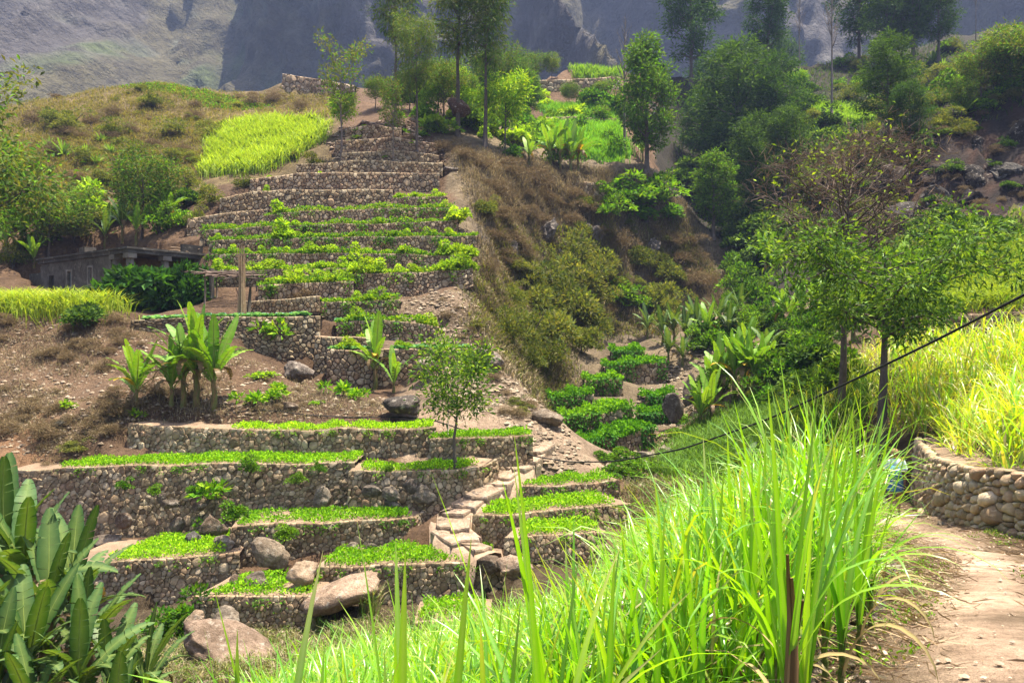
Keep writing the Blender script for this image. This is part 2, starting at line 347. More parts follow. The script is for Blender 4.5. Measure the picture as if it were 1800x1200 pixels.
# behind and beyond
cpw((-60,30,0),(-60,50,5),(-70,80,15),(-90,120,20),(0,135,24),(60,140,40),(90,110,38),(90,60,26),(70,30,8),(-80,0,-4),(60,-10,0),(0,-14,-1.6),(-40,-14,-4),(0,160,15),(-100,170,15),(100,170,40))
for k, t in TERR.items():
    W = along(np.c_[t['W'], t['h']], max(3, int(np.linalg.norm(t['W'][-1] - t['W'][0]) / 1.6)))
    T = np.gradient(W[:, :2], axis=0); T /= np.linalg.norm(T, axis=1)[:, None] + 1e-9
    Nn = np.stack([T[:, 1], -T[:, 0]], 1)            # towards the camera side (left to right edge)
    t['line'] = W; t['nrm'] = Nn
    for w, n in zip(W, Nn):
        cpw((w[0] - n[0] * .75, w[1] - n[1] * .75, w[2] - .2), (w[0] - n[0] * max(t['bed'], 1.0), w[1] - n[1] * max(t['bed'], 1.0), w[2] - .1),
            (w[0] + n[0] * .35, w[1] + n[1] * .35, w[2] - w[3]))
CPA = np.array(CP)
# thin near-duplicates
keep = []; cell = {}
for i, p in enumerate(CPA):
    q = (int(p[0] // .35), int(p[1] // .35))
    if q in cell: continue
    cell[q] = i; keep.append(i)
CPA = CPA[keep]
def rbf_fit(Pt):
    n = len(Pt); d = np.linalg.norm(Pt[:, None, :2] - Pt[None, :, :2], axis=2)
    A = np.zeros((n + 3, n + 3)); A[:n, :n] = -d - np.eye(n) * 0.06
    A[:n, n] = 1; A[:n, n + 1:] = Pt[:, :2]; A[n, :n] = 1; A[n + 1:, :n] = Pt[:, :2].T
    return np.linalg.solve(A, np.concatenate([Pt[:, 2], np.zeros(3)]))
WGT = rbf_fit(CPA)
def rbf(x, y):
    sh = np.shape(x); q = np.stack([np.ravel(x), np.ravel(y)], 1); out = np.empty(len(q))
    for i in range(0, len(q), 8000):
        b = q[i:i + 8000]
        d = np.sqrt((b[:, 0:1] - CPA[None, :, 0]) ** 2 + (b[:, 1:2] - CPA[None, :, 1]) ** 2)
        out[i:i + 8000] = -d @ WGT[:-3] + WGT[-3] + b @ WGT[-2:]
    return out.reshape(sh)
def axis(segs):
    a = []
    for lo, hi, st in segs: a += list(np.arange(lo, hi, st))
    return np.array(a + [segs[-1][1]])
GX = axis([(-150, -60, 6), (-60, -26, 1.2), (-26, 28, .33), (28, 60, 1.0), (60, 150, 6)])
GY = axis([(-20, 0, 1.5), (0, 30, .33), (30, 78, .4), (78, 112, .8), (112, 190, 4)])
XX, YY = np.meshgrid(GX, GY)
ZZ = rbf(XX, YY)
def blur(Z, n=1):
    for _ in range(n):
        Zp = np.pad(Z, 1, 'edge')
        Z = (Zp[1:-1, 1:-1] * 4 + Zp[:-2, 1:-1] * 2 + Zp[2:, 1:-1] * 2 + Zp[1:-1, :-2] * 2 + Zp[1:-1, 2:] * 2 + Zp[:-2, :-2] + Zp[:-2, 2:] + Zp[2:, :-2] + Zp[2:, 2:]) / 16
    return Z
ZZ = blur(ZZ, 2)
# distance to the footpath
pd = np.min(np.stack([np.hypot(XX - p[0], YY - p[1]) for p in PATHW]), axis=0)
U0, V0 = uv_of(XX, YY, ZZ)
far = np.clip((YY - 20) / 30, 0, 1)
flank = np.clip(1 - np.hypot((U0 - 1030) / 260, (V0 - 440) / 190), 0, 1) * (YY > 38) * (YY < 80)
flank = np.clip(flank * 3, 0, 1)
cliff = ((U0 > 1540) & (V0 > 170) & (V0 < 430) & (YY > 48) & (YY < 80)).astype(float)
amp = 0.10 + 0.12 * far + 0.55 * flank + 1.6 * cliff + 1.0 * np.clip((YY - 100) / 30, 0, 1)
amp *= np.clip((pd - .5) / 1.2, 0.05, 1)
rid = 1 - np.abs(fbm(XX * .22, YY * .22, 0, 3, 3)) * 1.4
ZZ = ZZ + amp * (fbm(XX * .55, YY * .55, 0, 5, 4) * .8 + fbm(XX * .16, YY * .16, 0, 9, 3) * .7) + rid * flank * .5 - flank * np.abs(fbm((XX * .43 + YY * .9) * .3, (XX * .9 - YY * .43) * .07, 0, 15, 3)) * 2.6
# beds sit in the slope: keep the ground under them and clear of the wall faces
for k, t in TERR.items():
    W, Nn = t['line'], t['nrm']; lo = W[:, :2].min(0) - 3; hi = W[:, :2].max(0) + 3
    ix = np.where((GX > lo[0]) & (GX < hi[0]))[0]; iy = np.where((GY > lo[1]) & (GY < hi[1]))[0]
    if not len(ix) or not len(iy): continue
    D8 = along(np.c_[W, Nn], len(W) * 6)
    sx, sy = XX[np.ix_(iy, ix)], YY[np.ix_(iy, ix)]
    dd = np.hypot(sx[..., None] - D8[:, 0], sy[..., None] - D8[:, 1]); j = dd.argmin(-1)
    rx, ry = sx - D8[j, 0], sy - D8[j, 1]
    front = rx * D8[j, 4] + ry * D8[j, 5]                       # >0 in front of the wall
    side = np.abs(-rx * D8[j, 5] + ry * D8[j, 4])
    Zs = ZZ[np.ix_(iy, ix)]
    inb = (front <= .12) & (front > -t['bed'] - .05) & (side < .35)
    Zs = np.where(inb, np.minimum(Zs, D8[j, 2] - .16), Zs)
    inf = (front > -.2) & (front < .75) & (side < .3)
    Zs = np.where(inf, np.minimum(Zs, D8[j, 2] - D8[j, 3] + .02), Zs)
    ZZ[np.ix_(iy, ix)] = Zs
hk = np.stack([XX + 21.66, YY - 45.0], -1); ha = hk @ np.array([-.8, .6]); hb = hk @ np.array([.6, .8])     # level floor cut for the house
ZZ = np.where((ha > -.3) & (ha < 13.8) & (hb > -.4) & (hb < 4.9), np.minimum(ZZ, 1.55), ZZ)
def ground(x, y):
    x = np.asarray(x, float); y = np.asarray(y, float)
    i = np.clip(np.searchsorted(GX, x) - 1, 0, len(GX) - 2); j = np.clip(np.searchsorted(GY, y) - 1, 0, len(GY) - 2)
    a = np.clip((x - GX[i]) / (GX[i + 1] - GX[i]), 0, 1); b = np.clip((y - GY[j]) / (GY[j + 1] - GY[j]), 0, 1)
    return (ZZ[j, i] * (1 - a) * (1 - b) + ZZ[j, i + 1] * a * (1 - b) + ZZ[j + 1, i] * (1 - a) * b + ZZ[j + 1, i + 1] * a * b)
def on_ground(u, v, D, dz=0.0):
    p = P(u, v, D); p[2] = float(ground(p[0], p[1])) + dz; return p
# soil colours of the slopes; the gorge colour also holds painted shade
U0, V0 = uv_of(XX, YY, ZZ)
U0 = U0 + 900 / np.maximum(YY, 5) * fbm(XX * .35, YY * .35, 0, 61, 4) * 1.6; V0 = V0 + 900 / np.maximum(YY, 5) * fbm(XX * .35, YY * .35, 0, 67, 4)
cliff = blur(cliff, 6) ; n1 = fbm(XX * .3, YY * .3, ZZ * .3, 21, 4); n2 = fbm(XX * 1.1, YY * 1.1, ZZ * 1.1, 31, 3)
Cc = np.empty(XX.shape + (3,)); Cc[:] = (0.19, 0.118, 0.07)
def blend(mask, c, soft=None):
    global Cc
    m = np.clip(mask, 0, 1)[..., None]; Cc = Cc * (1 - m) + np.array(c) * m
blend((YY > 60) & (U0 < 600), (0.21, 0.155, 0.075))                                 # left hill: straw and olive
blend(((YY > 38) & (U0 > 780) & (YY < 80)) * 1.0, (0.26, 0.20, 0.125))              # spur flank
blend(flank * np.clip(n1 * 2.5 - .1, 0, 1), (0.15, 0.125, 0.10))                    # grey rock showing
blend(((U0 > 1150) & (YY > 75) | (U0 > 1295) & (YY > 56)) * 1.0, (0.045, 0.038, 0.026))                        # wooded gorge, soil darkened to imitate the shade under its trees
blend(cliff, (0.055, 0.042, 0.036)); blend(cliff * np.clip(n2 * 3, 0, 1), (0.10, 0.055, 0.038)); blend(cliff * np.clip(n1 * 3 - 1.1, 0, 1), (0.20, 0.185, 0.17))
blend(((U0 > 1480) & (YY > 36) & (YY < 50) & (V0 < 540)) * 1.0, (0.20, 0.19, 0.06))
blend((YY < 22) & (pd > 1.2), (0.13, 0.095, 0.055))
blend(np.clip((1.15 - pd + n2 * .35) / .5, 0, 1), (0.36, 0.26, 0.17))             # path verge
blend(np.clip((.42 - pd + n2 * .16) / .2, 0, 1), (0.78, 0.57, 0.41))                # trodden path
sp = ((U0 > 690) & (U0 < 1060) & (V0 > 510) & (V0 < 840) & (YY > 26) & (YY < 41))
blend(sp * 1.0, (0.31, 0.225, 0.155)); blend(sp & (V0 > 735), (0.46, 0.34, 0.24))
blend(((U0 < 230) & (V0 > 540) & (YY > 24) & (YY < 38)) * 1.0, (0.235, 0.15, 0.092))
blend(((U0 < 80) & (V0 > 720) & (YY > 24) & (YY < 38)) * 1.0, (0.32, 0.185, 0.10))
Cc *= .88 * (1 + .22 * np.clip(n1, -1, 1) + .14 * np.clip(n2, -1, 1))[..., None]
ny, nx = XX.shape
idx = np.arange(ny * nx).reshape(ny, nx)
Fq = np.stack([idx[:-1, :-1], idx[:-1, 1:], idx[1:, 1:], idx[1:, :-1]], -1).reshape(-1, 4)
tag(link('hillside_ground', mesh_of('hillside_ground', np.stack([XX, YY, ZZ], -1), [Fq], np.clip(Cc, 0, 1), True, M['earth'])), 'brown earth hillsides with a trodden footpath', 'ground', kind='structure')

# far mountain wall behind the valley
mx = np.linspace(-520, 560, 420); mt = np.linspace(0, 1, 230)
MX, MT = np.meshgrid(mx, mt)
um = MX / 380.0
yb = 250 + 470 * MT + 40 * np.abs(um) ** 2
spur = np.exp(-((MX + 95 + 60 * (1 - MT)) / 55.0) ** 2) * np.clip(1.05 - MT * 1.25, 0, 1)
gul = np.exp(-((MX + 150 - 20 * MT) / 26.0) ** 2)
rg = 1 - np.abs(fbm(MX * .009 + MT * 1.7, MT * 1.1, 0, 41, 3, .4)) * 1.5
rg2 = 1 - np.abs(fbm(MX * .04 + MT, MT * 7, 0, 51, 5, .6)) * 1.4
MY = yb - 75 * spur + 45 * gul - rg * 75 - rg2 * 10 - fbm(MX * .12, MT * 22, 0, 61, 4) * 2.5
MZ = 14 + MT * 430 + fbm(MX * .02, MT * 3, 0, 71, 3) * 14
mn = fbm(MX * .03, MT * 9, 0, 81, 4); mn2 = fbm(MX * .12, MT * 30, 0, 91, 3)
MC = np.empty(MX.shape + (3,)); MC[:] = (0.105, 0.094, 0.09)
m_ = np.clip(mn * 2 + .2 + spur - .3 * MT, 0, 1)[..., None]; MC = MC * (1 - m_) + np.array((0.135, 0.12, 0.065)) * m_
m_ = np.clip(mn2 * 3 - .6 + MT * .3, 0, 1)[..., None]; MC = MC * (1 - m_) + np.array((0.17, 0.16, 0.15)) * m_
m_ = np.clip(spur * 2 * (mn2 + .4) - .4, 0, 1)[..., None]; MC = MC * (1 - m_) + np.array((0.11, 0.14, 0.05)) * m_
MC *= .8; my_, mx_ = MX.shape; idx = np.arange(my_ * mx_).reshape(my_, mx_)
Fq = np.stack([idx[:-1, :-1], idx[:-1, 1:], idx[1:, 1:], idx[1:, :-1]], -1).reshape(-1, 4)
M['mountain'] = solid_mat('mountain_rock', 0.025, (0.6, 0.58, 0.58), 0.95, 1.0, 6.0, 0.09, fine=.16)
tag(link('mountain', mesh_of('mountain', np.stack([MX, MY, MZ], -1), [Fq], MC, True, M['mountain'])), 'steep bare mountainside with gullies behind the terraced valley', 'mountain', kind='structure')
# valley floor between the hill and the mountain
gx = np.linspace(-900, 900, 30); gy = np.concatenate([np.linspace(-600, -21, 12), np.linspace(150, 700, 14)])
a, b = np.meshgrid(gx, gy); zz = np.where(b < 0, -8 - .02 * np.abs(b), 4.0) - 10 + np.abs(a) * .01
idx = np.arange(a.size).reshape(a.shape)
Fq = np.stack([idx[:-1, :-1], idx[:-1, 1:], idx[1:, 1:], idx[1:, :-1]], -1).reshape(-1, 4)
tag(link('valley_floor', mesh_of('valley_floor', np.stack([a, b, zz], -1), [Fq], np.tile((.12, .10, .06), (a.size, 1)), True, M['earth'])), 'brown valley floor running to the mountain foot', 'ground', kind='structure')
# ------------------------------------------------------------------ dry stone walls
def clip_poly(poly, px, py, c):
    """keep the side px*x + py*y <= c"""
    out = []; n = len(poly)
    for i in range(n):
        a = poly[i]; b = poly[(i + 1) % n]
        da = px * a[0] + py * a[1] - c; db = px * b[0] + py * b[1] - c
        if da <= 0: out.append(a)
        if (da < 0 < db) or (db < 0 < da):
            f = da / (da - db); out.append((a[0] + (b[0] - a[0]) * f, a[1] + (b[1] - a[1]) * f))
    return out
def packed_cells(L, H, size, r):
    sx, sy = size * 1.08, size * .84
    nx, ny = max(1, int(round(L / sx))), max(1, int(round(H / sy)))
    sx, sy = L / nx, H / ny; pts = []; grid = {}
    for j in range(ny):
        for i in range(nx):
            x = (i + .5 + .5 * (j % 2) - .25 + r.uniform(-.42, .42)) * sx; y = (j + .5 + r.uniform(-.36, .36)) * sy
            w = (size * r.uniform(0, .7)) ** 2 * (1 if r.random() > .1 else 3.2)
            grid[(i, j)] = len(pts); pts.append((min(max(x, .02), L - .02), y, w))
    cells = []
    for j in range(ny):
        for i in range(nx):
            x, y, w = pts[grid[(i, j)]]
            poly = [(max(0, x - size * 1.7), max(0, y - size * 1.5)), (min(L, x + size * 1.7), max(0, y - size * 1.5)), (min(L, x + size * 1.7), min(H, y + size * 1.5)), (max(0, x - size * 1.7), min(H, y + size * 1.5))]
            for dj in (-2, -1, 0, 1, 2):
                for di in (-2, -1, 0, 1, 2):
                    q = grid.get((i + di, j + dj))
                    if q is None or (di == 0 and dj == 0): continue
                    a, b, w2 = pts[q]
                    poly = clip_poly(poly, a - x, b - y, (a * a + b * b - x * x - y * y + w - w2) / 2)
                    if len(poly) < 3: break
                if len(poly) < 3: break
            if len(poly) >= 3: cells.append(poly)
    return cells
def stone_mesh(poly, r, fine, size, key=''):
    """rounded stone in (s, t, out) coordinates"""
    p = np.array(poly); c = p.mean(0)
    if fine:
        q = np.roll(p, -1, 0); p = np.stack([p * .85 + q * .15, p * .15 + q * .85], 1).reshape(-1, 2)
        d = np.linalg.norm(np.roll(p, -1, 0) - p, axis=1); p = p[d > size * .05] if (d > size * .05).sum() >= 5 else p
    n = len(p); c = p.mean(0); rad = np.linalg.norm(p - c, axis=1).mean()
    g = max(.9, 1 - .006 / max(rad, .03)); out = r.uniform(-.02, .03) * (1 + size); bul = rad * (r.uniform(.5, .75) if key == 'W' else r.uniform(.10, .26))
    tl = r.uniform(-.25, .25, 2)
    def ring(s, d):
        q = c + (p - c) * s * (1 + r.uniform(-.03, .03, (n, 1)))
        return np.c_[q, np.full(n, out + d) + (q - c) @ tl]
    R = [ring(g * .99, -.08), ring(g, bul * .18), ring(g * .66, bul * .82)] if fine else [ring(g, -.04), ring(g * .7, bul * .75)]
    V = np.concatenate(R + [np.array([[c[0], c[1], out + bul]])]); F = []
    for k in range(len(R) - 1):
        F += [(k * n + i, k * n + (i + 1) % n, (k + 1) * n + (i + 1) % n, (k + 1) * n + i) for i in range(n)]
    k = len(R) - 1; F += [(k * n + i, k * n + (i + 1) % n, len(V) - 1) for i in range(n)]
    return V, F
def stone_colour(r, key=''):
    k = r.random(); base = np.array((0.330, 0.245, 0.150)) if k < .5 else (np.array((0.265, 0.180, 0.108)) if k < .75 else np.array((0.375, 0.300, 0.200)))
    return base * r.uniform(.62, 1.35) * (1.3 if key == 'W' else 1.0)
def build_wall(key, name, label, group=None, cat='wall'):
    t = TERR[key]; W = t['W']; r = np.random.default_rng(abs(hash_s(key)))
    n = max(6, int(np.linalg.norm(np.diff(W, axis=0), axis=1).sum() / .4))
    Ln = smooth_line(np.c_[W, t['h']], n, 2); xy = Ln[:, :2]
    s = np.concatenate([[0], np.cumsum(np.linalg.norm(np.diff(xy, axis=0), axis=1))]); L = s[-1]; H = t['h'].max()
    T = np.gradient(xy, axis=0); T /= np.linalg.norm(T, axis=1)[:, None] + 1e-9; Nn = np.stack([T[:, 1], -T[:, 0]], 1)
    wav = fbm(s * .9, s * 0 + 3.3, 0, r.integers(99), 3) * .06; wavo = fbm(s * .5, s * 0 + 7.7, 0, r.integers(99), 3) * .10
    def to_world(V):
        q = V[:, 0]; X = np.interp(q, s, xy[:, 0]); Y = np.interp(q, s, xy[:, 1]); nx = np.interp(q, s, Nn[:, 0]); ny_ = np.interp(q, s, Nn[:, 1])
        zt = np.interp(q, s, Ln[:, 2] + wav); hh = np.interp(q, s, Ln[:, 3]) + .18; o = np.interp(q, s, wavo)
        z = zt - hh + V[:, 1] / H * hh
        d = V[:, 2] + o * (1 - V[:, 1] / H) - (V[:, 1] / H) * .10 * hh
        return np.c_[X + nx * d, Y + ny_ * d, z]
    base = np.array([*xy[n // 2], Ln[n // 2, 2] - Ln[n // 2, 3]])
    root = thing(name, label, cat, base, group)
    # earth core: a solid strip behind the stones
    q = np.linspace(0, L, n * 2); z0 = np.zeros_like(q)
    rows = [to_world(np.c_[q, z0 - .1, z0 - .025]), to_world(np.c_[q, z0 + H - .05, z0 - .025]), to_world(np.c_[q, z0 + H - .05, z0 - .5]), to_world(np.c_[q, z0 - .1, z0 - .5])]
    m = len(q); V = np.concatenate(rows); idx = np.arange(4 * m).reshape(4, m)
    F = [np.stack([idx[a, :-1], idx[a, 1:], idx[(a + 1) % 4, 1:], idx[(a + 1) % 4, :-1]], 1) for a in range(4)]
    core = mesh_of('earth_core', V - base, F, np.tile((.085, .06, .042), (len(V), 1)), False, M['core']); link('earth_core', core, root)
    fine = t['near']; cells = packed_cells(L, H, t['size'], r)
    def area(p):
        a = np.array(p); b = np.roll(a, -1, 0); return abs((a[:, 0] * b[:, 1] - a[:, 1] * b[:, 0]).sum()) / 2
    cells.sort(key=area, reverse=True)
    mb = MB(); made = 0
    for i, c in enumerate(cells):
        V, F = stone_mesh(c, r, fine, t['size'], key); V = to_world(V); cc = stone_colour(r, key)
        if fine and made < 300:
            o = V.mean(0)
            link('stone', mesh_of('stone', V - o, F, np.tile(cc, (len(V), 1)), key == 'W', M['stone']), root, o - base); made += 1
        else: mb.add(V, F, cc)
    if mb.n:
        tag(link('small_stones', mb.mesh('small_stones', M['stone'], key == 'W', base), root), kind='stuff')
    # soil bed behind the coping
    if t['bed'] > 0:
        nb = 5; Vb = []
        for k in range(nb):
            f = k / (nb - 1); d = -.16 - f * (t['bed'] - .1)
            zz = Ln[:, 2] + wav - .04 + fbm(xy[:, 0] * 2 + k * 3, xy[:, 1] * 2, 0, 5, 2) * .025 + (.05 * f)
            Vb.append(np.c_[xy + Nn * (d - .10 * Ln[:, 3:4]), zz])
        Vb = np.concatenate(Vb); idx = np.arange(nb * n).reshape(nb, n)
        Fb = np.stack([idx[:-1, :-1], idx[:-1, 1:], idx[1:, 1:], idx[1:, :-1]], -1).reshape(-1, 4)
        cb = np.tile((.26, .185, .125), (len(Vb), 1)) * (1 + .2 * fbm(Vb[:, 0], Vb[:, 1], 0, 8, 3))[:, None]
        tag(link('soil_bed', mesh_of('soil_bed', Vb, [Fb], cb, True, M['soil'])), 'narrow bed of brown soil on a stone terrace', 'soil', kind='structure')
        t['s'] = s; t['Ln'] = Ln; t['N'] = Nn; t['wav'] = wav
    return root
def hash_s(k):
    h = 7
    for ch in k: h = (h * 131 + ord(ch)) % 1000003
    return h
WALLS = {
 'A': 'dry stone wall below the brown bank with banana plants', 'A2': 'short dry stone wall behind the thin trunked round tree',
 'B': 'tallest dry stone terrace wall with big rounded rocks in its lower courses', 'B2': 'dry stone wall with large pale boulders, curving into the stone steps',
 'C': 'dry stone terrace wall with a boulder leaning at its left end', 'C2': 'dry stone terrace wall behind the torn leaved banana clump',
 'D': 'low dry stone wall beside the broad flat slab of rock', 'D2': 'lowest short dry stone wall curving left of the flat rock slab',
 'E': 'knee high dry stone wall partly hidden by cane leaves', 'F1': 'dry stone wall right of the steps, topmost of three',
 'F2': 'dry stone wall right of the steps, middle of three, with rounded corner', 'F3': 'dry stone wall right of the steps, lowest of three',
 'G': 'tall stone terrace wall under the long row of bluish cabbages', 'G2': 'stone terrace wall between the cabbage terraces',
 'H': 'stone terrace wall behind the single banana plant', 'J2': 'low heap like stone wall beside the bundle of canes',
 'W': 'rounded cobble wall beside the footpath', 'W2': 'dark stone wall above the tall cane on the right bank',
 'X0': 'long pale stone wall on the far hilltop', 'X1': 'grey stone wall below the far ridge trees', 'X2': 'grey stone wall across the bright green far field', 'X3': 'small grey stone wall under the clifftop banana plants',
 'V10': 'upper low stone wall in the gully beyond the banana thicket', 'V11': 'lower low stone wall in the gully beyond the banana thicket'}
for k in TERR:
    if k in WALLS: build_wall(k, 'terrace_wall', WALLS[k])
    elif k[0] == 'V': build_wall(k, 'terrace_wall', 'dark stone wall under leafy vines in the gully', 'vine covered walls in the gully')
    elif k[0] in 'RS': build_wall(k, 'terrace_wall', 'bare grey stone wall at the top of the terraced slope', 'bare walls at the top of the slope')
    else: build_wall(k, 'terrace_wall', 'low stone terrace wall with bushy green plants along its top', 'planted terrace walls on the upper slope')
# ------------------------------------------------------------------ plant builders
def unit(v): return v / (np.linalg.norm(v, axis=-1, keepdims=True) + 1e-9)
def rdirs(r, n): return unit(r.normal(size=(n, 3)))
def pick(r, n, cols, jit=.2, clump=None):
    cols = np.array(cols); c = cols[r.integers(len(cols), size=n)] * r.uniform(1 - jit, 1 + jit, (n, 1))
    return c if clump is None else c * clump[:, None]
def leaf_quads(C, A, L, W, r, fold=.22, droop=.0):
    n = len(C); S = unit(np.cross(A, rdirs(r, n) + np.array([0, 0, .6]))); Nn = np.cross(S, A)
    L = np.broadcast_to(L, (n,))[:, None]; W = np.broadcast_to(W, (n,))[:, None]
    mid = C + A * L * .45 + Nn * W * fold * .0
    V = np.stack([C, mid + S * W * .5 + Nn * W * fold, C + A * L - np.array([0, 0, 1]) * L * droop, mid - S * W * .5 + Nn * W * fold], 1)
    F = np.arange(n * 4).reshape(n, 4)
    return V.reshape(-1, 3), F
def leaf_mesh(name, C, A, L, W, col, r, mat, fold=.22, droop=0.0):
    V, F = leaf_quads(C, A, L, W, r, fold, droop)
    return mesh_of(name, V, [F], np.repeat(col, 4, 0), False, mat)
def blades(C, A, B, L, W, col, tipcol=None):
    """grass blades: base C, first half along A, second half along B; 5 vertices each"""
    n = len(C); S = unit(np.cross(A, B + 1e-3 * np.array([1, .3, .2]))); L = L[:, None]; W = W[:, None]
    m = C + A * L * .55; t = m + B * L * .45
    V = np.stack([C - S * W * .35, C + S * W * .35, m + S * W * .5, m - S * W * .5, t], 1).reshape(-1, 3)
    b = np.arange(n)[:, None] * 5
    c = np.repeat(col, 5, 0)
    if tipcol is not None: c.reshape(n, 5, 3)[:, 4] = tipcol
    return V, b + np.array([[0, 1, 2, 3]]), b + np.array([[3, 2, 4]]), c
def blade_mesh(name, C, L, W, cols, r, mat, lean=.5, bend=.6, down=None):
    n = len(C); h = r.uniform(0, 2 * math.pi, n); hv = np.c_[np.cos(h), np.sin(h), np.zeros(n)]
    k = np.abs(r.normal(0, lean, n))[:, None]; A = unit(np.array([0, 0, 1.0]) + hv * k); B = unit(A + hv * bend - np.array([0, 0, 1]) * bend * .7)
    if down is not None: A = unit(A + down); B = unit(B + down * 1.4)
    V, q, t, c = blades(C, A, B, L, W, cols)
    return mesh_of(name, V, [q, t], c, False, mat)

def ray_hit(u, v, D0=2.0, D1=130.0, n=420):
    u = np.atleast_1d(np.asarray(u, float)); v = np.atleast_1d(np.asarray(v, float))
    a, b = (u - 900) / FPX, (HOR - v) / FPX; out = np.full(len(u), np.nan); prev = np.full(len(u), -1.0)
    for D in D0 * (D1 / D0) ** np.linspace(0, 1, n):
        g = ground(a * D, np.full(len(u), D)) - b * D
        hit = np.isnan(out) & (g >= 0)
        out[hit] = D
        if not np.isnan(out).any(): break
    return out
def hit(u, v, D0=2.0, D1=130.0, dz=-.03):
    D = ray_hit(u, v, D0, D1)[0]
    if np.isnan(D): D = D1
    p = P(u, v, D); p[2] = float(ground(p[0], p[1])) + dz; return p
def in_poly(u, v, poly):
    poly = np.array(poly, float); x1, y1 = poly[:, 0], poly[:, 1]; x2, y2 = np.roll(x1, -1), np.roll(y1, -1)
    c = ((y1 > v[:, None]) != (y2 > v[:, None])) & (u[:, None] < (x2 - x1) * (v[:, None] - y1) / (y2 - y1 + 1e-12) + x1)
    return c.sum(1) % 2 == 1
def scatter(poly, n, D0, D1, r, jit=.3):
    poly = np.array(poly, float); lo, hi = poly.min(0), poly.max(0); us = []; m = 0; out = []
    while m < n:
        u = r.uniform(lo[0], hi[0], n); v = r.uniform(lo[1], hi[1], n); k = in_poly(u, v, poly); us.append(np.c_[u, v][k]); m += k.sum()
    q = np.concatenate(us)[:n]; D = ray_hit(q[:, 0], q[:, 1], D0, D1, 260); ok = ~np.isnan(D); q, D = q[ok], D[ok]
    x = (q[:, 0] - 900) / FPX * D + r.normal(0, jit, len(D)); y = D + r.normal(0, jit, len(D))
    return np.c_[x, y, ground(x, y) - .02]

ENV = {'round': lambda t: np.sqrt(np.clip(1 - (1.9 * t - .9) ** 2, .04, 1)), 'cone': lambda t: (1 - t) ** .75 * .95 + .08,
       'column': lambda t: np.clip(np.minimum(1, .55 + t * 2) * (1 - t ** 4 * .75), .2, 1), 'flat': lambda t: np.clip(.35 + t * .9, 0, 1), 'vase': lambda t: .45 + .55 * t}
def make_tree(seed, h, r0, cb, width, env, nl, ll, lw, nleaf, cols, up=.45, droop=.1, spread=.16, bend=.03, bark=(.13, .10, .08), hang=0.0, fork=0, twig=4, clump=.25):
    r = np.random.default_rng(seed); wood = MB(); E = ENV[env]
    z = np.linspace(-.35, h * .96, 10); ph = r.uniform(0, 6.28)
    ax = np.c_[np.cumsum(r.normal(0, bend * h / 10, 10)), np.cumsum(r.normal(0, bend * h / 10, 10)), z]; ax[:, :2] -= ax[1, :2]; ax[0, :2] = 0
    rad = r0 * (1 - np.linspace(0, 1, 10) ** .8 * .9); rad[0] *= 1.25
    wood.tube(ax, rad, bark, 8)
    def at(zz): return np.array([np.interp(zz, z, ax[:, 0]), np.interp(zz, z, ax[:, 1]), zz])
    LC, LA, LK = [], [], []; r2 = np.random.default_rng(seed + 5000)
    az = ph
    for i in range(nl):
        t = (i + r.uniform(0, 1)) / nl; z0 = h * (cb + (1 - cb) * t * .92); az += 2.4 + r.normal(0, .4)
        ln = width * float(E(t)) * r.uniform(.7, 1.12); d = np.array([math.cos(az), math.sin(az), up * r.uniform(.5, 1.5) * (1.2 - .5 * t)])
        d /= np.linalg.norm(d[:2]); s0 = at(max(z0 - .3 * ln * up, h * cb * .85)); f = np.linspace(0, 1, 6)[:, None]
        br = s0 + d * ln * f + np.array([0, 0, 1]) * ln * (.25 * up * f ** 2 - hang * f ** 2.2) + np.cumsum(r.normal(0, .02 * ln, (6, 3)), 0) * (f > 0)
        rr = max(r0 * .42 * (1 - .75 * t), .012); wood.tube(br, rr * (1 - .85 * f[:, 0]), bark, 5, False)
        ends = [(br[3], .6), (br[4], .8), (br[5], 1.0)]
        for j in range(twig):
            k = r.uniform(.35, .95); b0 = np.array([np.interp(k, f[:, 0], br[:, c]) for c in range(3)])
            td = unit(d + r.normal(0, .8, 3) + np.array([0, 0, .2 - hang])); e = b0 + td * ln * r.uniform(.2, .42)
            wood.tube(np.array([b0, (b0 + e) / 2 + r.normal(0, .03 * ln, 3), e]), [rr * .35, rr * .25, rr * .1], bark, 4, False)
            ends += [(e, 1.0), ((b0 + e) / 2, .5)]
        if nleaf:
            w = np.array([q for _, q in ends]); ids = r2.choice(len(ends), size=max(1, int(nleaf * (.5 + float(E(t))) / nl)), p=w / w.sum())
            kk = np.array([r2.uniform(1 - clump, 1 + clump) for _ in ends])
            c = np.array([e for e, _ in ends])[ids]; o = r2.normal(0, 1, (len(ids), 3)) * spread * width * np.array([1, 1, .75])
            LC.append(c + o); LA.append(unit(unit(o) + rdirs(r2, len(ids)) * .7 + np.array([0, 0, .15 - hang * 2.0]))); LK.append(kk[ids])
    tm = wood.mesh('trunk', M['bark'], True); cm = None
    if nleaf:
        C = np.concatenate(LC); A = np.concatenate(LA); K = np.concatenate(LK); n = len(C)
        cm = leaf_mesh('crown', C, A, ll * r.uniform(.7, 1.3, n), lw * r.uniform(.7, 1.3, n), pick(r, n, cols, .22, K), r, M['leaf'], .2, droop)
    return tm, cm
